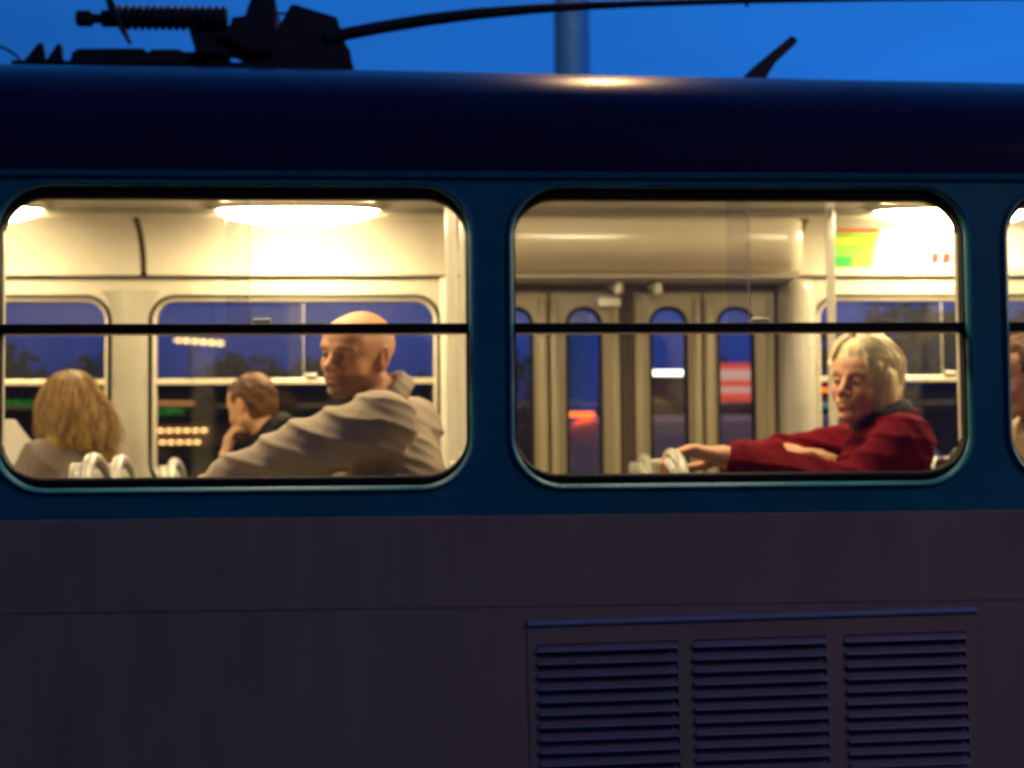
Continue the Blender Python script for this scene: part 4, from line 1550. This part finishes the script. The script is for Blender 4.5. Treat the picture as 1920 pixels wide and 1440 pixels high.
for xa, xb, za, zb in ((-5.4, -4.05, 2.545, 2.60), (-3.05, -2.65, 2.435, 2.49)):
    fr = MB().box(xa - 0.06, xb + 0.06, 14.12, 14.198, za - 0.05, zb + 0.05).build("display", M['rubber'], pav)
    m = MB()
    x = xa
    while x < xb:
        for r_ in range(4):
            if random.random() < 0.62:
                m.box(x, x + 0.015, 14.11, 14.119, za + r_ * 0.014, za + r_ * 0.014 + 0.011)
        x += 0.02
    o = m.build("light_dots", M['ledgreen'], fr)
    o["kind"] = "stuff"
fb = MB().box(-3.9, -2.0, 14.02, 14.19, 2.08, 2.30).build("fascia_board", M['pavbrown'], pav, bevel=0.01)
MB().box(-3.95, -1.95, 13.96, 14.19, 2.30, 2.315).build("fascia_cap", M['pavbrown'], pav)
for zz, n_, x0_ in ((2.245, 7, -3.02), (2.115, 6, -3.0)):
    for i in range(n_):
        x = x0_ + i * 0.095
        MB().tube([(x, 14.0, zz), (x + 0.055, 14.0, zz)], 0.011, 8).build("bulb", M['warmbulb'], fb)
MB().tube([(-3.9, 13.68, 2.69), (-3.55, 13.68, 2.685)], 0.012, 8).build("tube_light", M['warmbulb'], pav)
MB().tube([(-3.02, 14.15, 2.56), (-2.55, 14.15, 2.555)], 0.014, 8).build("tube_light", M['warmdim'], pav)
for i in range(5):
    xa = -7.7 + i * 1.35
    wd = MB().box(xa, xa + 1.1, 14.15, 14.198, 0.6, 1.95).build("shop_window", M['rubber'], pav)
    MB().box(xa + 0.06, xa + 1.04, 14.142, 14.149, 0.66, 1.89).build("window_glass", M['glass'], wd)

# kiosk with red and white lit boxes
M['redbox'] = emit("red_lightbox", (0.95, 0.10, 0.05), 0.85)
M['palebox'] = emit("pale_lightbox", (1.0, 0.55, 0.42), 0.75)
M['maroon'] = mat("maroon_board", (0.20, 0.035, 0.04), 0.6, var=0.2)
M['orangeneon'] = emit("orange_neon", (1.0, 0.32, 0.02), 3.0)
M['rededge'] = emit("red_neon", (0.9, 0.05, 0.02), 1.2)
M['tealneon'] = emit("teal_neon", (0.12, 0.62, 0.55), 0.7)
M['coolbulb'] = emit("cool_bulb", (1.0, 0.93, 0.75), 8)
kiosk = thing("kiosk", "street kiosk with maroon fascia, bulbs added for a white lamp streak and red striped light box", "kiosk", (3.7, 14.8, 0.14))
MB().box(2.35, 6.2, 14.3, 17, 0.14, 2.42).build("wall", M['pavwall'], kiosk, bevel=0.02)
MB().box(2.2, 6.4, 13.9, 17.2, 2.42, 2.52).build("roof", M['pavwall'], kiosk, bevel=0.02)
MB().box(2.25, 3.22, 13.82, 13.89, 2.525, 2.80).build("fascia_board", M['maroon'], kiosk, bevel=0.01)
for i in range(7):  # added row of bulbs, shaped like the flickering streak of one lamp
    x = 2.57 + i * 0.073
    MB().tube([(x, 13.8, 2.85), (x + 0.05, 13.8, 2.851)], 0.026, 10).build("bulb", M['coolbulb'], kiosk, smooth=50)
MB().box(2.5, 3.1, 13.79, 13.88, 2.802, 2.82).build("lamp_batten", M['pavwall'], kiosk)
sb = MB().box(3.30, 3.82, 13.8, 13.95, 2.525, 2.955).build("sign_box", M['redbox'], kiosk)
for za, zb in ((2.765, 2.885), (2.62, 2.69)):
    MB().box(3.302, 3.818, 13.790, 13.799, za, zb).build("sign_stripe", M['palebox'], sb)
MB().box(3.30, 3.82, 13.80, 13.93, 2.455, 2.523).build("sign_foot", M['paving'], kiosk)
nb_ = MB().box(4.30, 4.72, 13.83, 13.89, 2.535, 2.76).build("neon_board", M['maroon'], kiosk)
MB().box(4.32, 4.70, 13.80, 13.829, 2.625, 2.678).build("neon_tube", M['rededge'], nb_)
MB().box(4.33, 4.69, 13.79, 13.799, 2.64, 2.664).build("neon_tube", M['orangeneon'], nb_)
MB().box(4.33, 4.68, 13.87, 13.899, 2.465, 2.495).build("neon_tube", M['tealneon'], kiosk)
for i in range(3):
    xa = 2.6 + i * 1.2
    wd = MB().box(xa, xa + 1.0, 14.25, 14.298, 0.95, 2.2).build("kiosk_window", M['rubber'], kiosk)
    MB().box(xa + 0.05, xa + 0.95, 14.242, 14.249, 1.0, 2.15).build("window_glass", M['glass'], wd)
for i in range(5):
    x = 2.62 + i * 0.085
    MB().tube([(x, 13.88, 2.20 + 0.008 * i), (x + 0.05, 13.88, 2.203 + 0.008 * i)], 0.010, 8).build("bulb", M['warmbulb'], kiosk)
for i in range(6):
    x = 3.4 + i * 0.085
    MB().tube([(x, 13.88, 2.19), (x + 0.04, 13.88, 2.19)], 0.007, 8).build("bulb", M['warmdim'], kiosk)

# van in the roadway seen through the doors
M['van'] = mat("pale_van_paint", (0.60, 0.50, 0.52), 0.4, coat=0.3, var=0.08)
M['taillight'] = emit("red_tail_light", (1.0, 0.12, 0.01), 5)
van = thing("delivery_van", "pale delivery van with a lit red roof brake light beyond the doors", "van", (3.0, 9.4, 0))
body = [(1.02, 0.45), (1.0, 1.2), (1.06, 2.05), (1.12, 2.15), (1.25, 2.185), (3.6, 2.19), (3.85, 2.12), (4.5, 1.38), (5.3, 1.18), (5.42, 0.95), (5.42, 0.45)]
MB().prism(body, 8.5, 10.3).build("body", M['van'], van, bevel=0.05, seg=3)
MB().prism([(3.55, 1.35), (3.55, 1.98), (3.82, 1.98), (4.32, 1.36)], 8.492, 8.499).build("side_window", M['rubber'], van)
MB().prism([(2.6, 0.6), (2.6, 2.08), (2.606, 2.08), (2.606, 0.6)], 8.495, 8.499).build("door_seam", M['rubber'], van)
MB().box(1.075, 1.275, 8.42, 8.60, 2.186, 2.215).build("brake_light", M['taillight'], van, bevel=0.006)
MB().box(0.985, 1.0, 8.55, 8.72, 0.9, 1.35).build("tail_light", M['maroon'], van)
for xx in (1.75, 4.5):
    for ya, yb in ((8.46, 8.68), (10.12, 10.34)):
        wh = MB().tube([(xx, ya, 0.34), (xx, yb, 0.34)], 0.34, 28).build("wheel", M['rubber'], van, smooth=40)
        MB().tube([(xx, ya - 0.006, 0.34), (xx, ya - 0.001, 0.34)], 0.2, 20).build("rim", M['steel'], wh)

# small far street lamps
for lx, ly, lh, lab, warm in ((-4.75, 31, 4.62, "far street lamp with a warm bulb over the pavilion roof", True), (9.25, 31, 4.05, "far street lamp with a white bulb beyond the kiosk", False)):
    t = thing("far_street_lamp", lab, "street lamp", (lx, ly, 0.14), "far street lamps")
    MB().tube([(lx, ly, 0.14), (lx, ly, lh + 0.1)], [0.06, 0.04], 10).build("post", M['steel'], t)
    if warm:
        ar = MB().box(lx - 0.4, lx + 0.75, ly - 0.03, ly + 0.03, lh + 0.06, lh + 0.12).build("crossbar", M['steel'], t)
        for i in range(6):  # bulbs added in a slanting row to draw one lamp's dashed streak
            MB().tube([(lx - 0.35 + i * 0.18, ly, lh - 0.015 * i + 0.05), (lx - 0.23 + i * 0.18, ly, lh - 0.015 * i + 0.045)], 0.035, 8).build("bulb", M['warmbulb'], ar)
    else:
        MB().tube([(lx, ly, lh - 0.06), (lx, ly, lh), (lx, ly, lh + 0.08)], [0.05, 0.10, 0.05], 12).build("bulb", M['coolbulb'], t, smooth=60)

# trees beyond the street: trunk, limbs and a crown of leaf clumps
M['leaf'] = mat("leaves", (0.05, 0.065, 0.03), 0.7)
M['bark'] = mat("bark", (0.07, 0.055, 0.04), 0.9)


def tree(x, y, hgt, wid, label, seed):
    r = np.random.default_rng(seed)
    t = thing("street_tree", label, "tree", (x, y, 0.0), "trees beyond the street")
    m = MB().tube([(x, y, 0), (x + 0.05, y, hgt * 0.3), (x, y + 0.05, hgt * 0.75)], [0.16, 0.12, 0.04], 10)
    for i in range(6):
        a = r.uniform(0, 6.28)
        z0 = hgt * r.uniform(0.25, 0.5)
        m.tube([(x, y, z0), (x + wid * 0.35 * math.cos(a), y + wid * 0.35 * math.sin(a), z0 + hgt * 0.2)], [0.05, 0.02], 6)
    m.build("trunk", M['bark'], t)
    v, f = [], []
    blobs = [(r.normal(0, wid * 0.3), r.normal(0, wid * 0.3), hgt * r.uniform(0.35, 0.92), wid * r.uniform(0.18, 0.34)) for _ in range(24)]
    for bx, by, bz, br in blobs:
        for _ in range(240):
            d = r.normal(size=3); d /= np.linalg.norm(d)
            c = np.array((x + bx, y + by, bz)) + d * br * r.uniform(0.55, 1.0) * np.array((1, 1, 0.8))
            a = r.normal(size=3); a /= np.linalg.norm(a)
            b = np.cross(a, r.normal(size=3)); b /= np.linalg.norm(b)
            s_ = 0.09 * r.uniform(0.7, 1.4)
            k = len(v)
            v += [tuple(c - a * s_), tuple(c + b * s_ * 0.6), tuple(c + a * s_), tuple(c - b * s_ * 0.6)]
            f.append((k, k + 1, k + 2, k + 3))
    me = bpy.data.meshes.new("crown")
    v = np.array(v) - np.array((x, y, 0))
    me.from_pydata(v.tolist(), [], f)
    me.materials.append(M['leaf'])
    link(bpy.data.objects.new("crown", me), t, (x, y, 0))


shed = thing("brick_shed", "dark brown brick shed between the kiosk and the far right tree", "shed", (9.5, 16.0, 0.14))
M['brownwall'] = mat("brown_brick_wall", (0.11, 0.065, 0.045), 0.85, var=0.3, vscale=4, bump=0.3, bscale=25)
MB().box(6.6, 13.0, 15.4, 19, 0.14, 2.72).build("wall", M['brownwall'], shed)
MB().box(6.45, 13.2, 15.2, 19.2, 2.72, 2.82).build("roof", M['pavwall'], shed, bevel=0.01)
MB().box(7.6, 8.5, 15.36, 15.399, 0.2, 2.2).build("door", M['maroon'], shed)
MB().box(9.4, 10.8, 15.35, 15.399, 1.0, 2.1).build("window", M['rubber'], shed)
tree(7.6, 17.5, 4.4, 3.4, "dark bushy tree right of the kiosk, behind the woman in red", 1)
tree(10.2, 17.5, 4.1, 2.8, "dark tree at the far right, beyond the next window", 2)
tree(-9.3, 19, 3.7, 2.6, "dark tree beyond the left end of the pavilion", 3)
tree(0.9, 20, 3.5, 2.2, "small dark tree between the pavilion and the kiosk", 4)
tree(-6.0, 20.5, 3.9, 2.6, "dark tree rising behind the pavilion roof", 5)
tree(-2.2, 21, 3.6, 2.4, "dark tree behind the right end of the pavilion", 6)
tree(4.2, 21, 3.3, 2.4, "dark tree behind the kiosk's striped light box", 7)
# far hedge line
m = MB()
r = np.random.default_rng(5)
v, f = [], []
for i in range(9000):
    x = r.uniform(-40, 50)
    top = 3.0 + 0.5 * math.sin(x * 0.5) + 0.3 * math.sin(x * 1.7 + 1)
    c = np.array((x, 38 + r.normal(0, 0.7), r.uniform(0, 1) ** 0.8 * top))
    a = r.normal(size=3); a /= np.linalg.norm(a)
    b = np.cross(a, r.normal(size=3)); b /= np.linalg.norm(b)
    k = len(v)
    v += [tuple(c - a * .35), tuple(c + b * .22), tuple(c + a * .35), tuple(c - b * .22)]
    f.append((k, k + 1, k + 2, k + 3))
m.v, m.f = v, f
hedge = m.build("far_hedge", M['leaf'])
tag(hedge, "dark far hedge and bushes along the skyline", "hedge", kind="stuff")
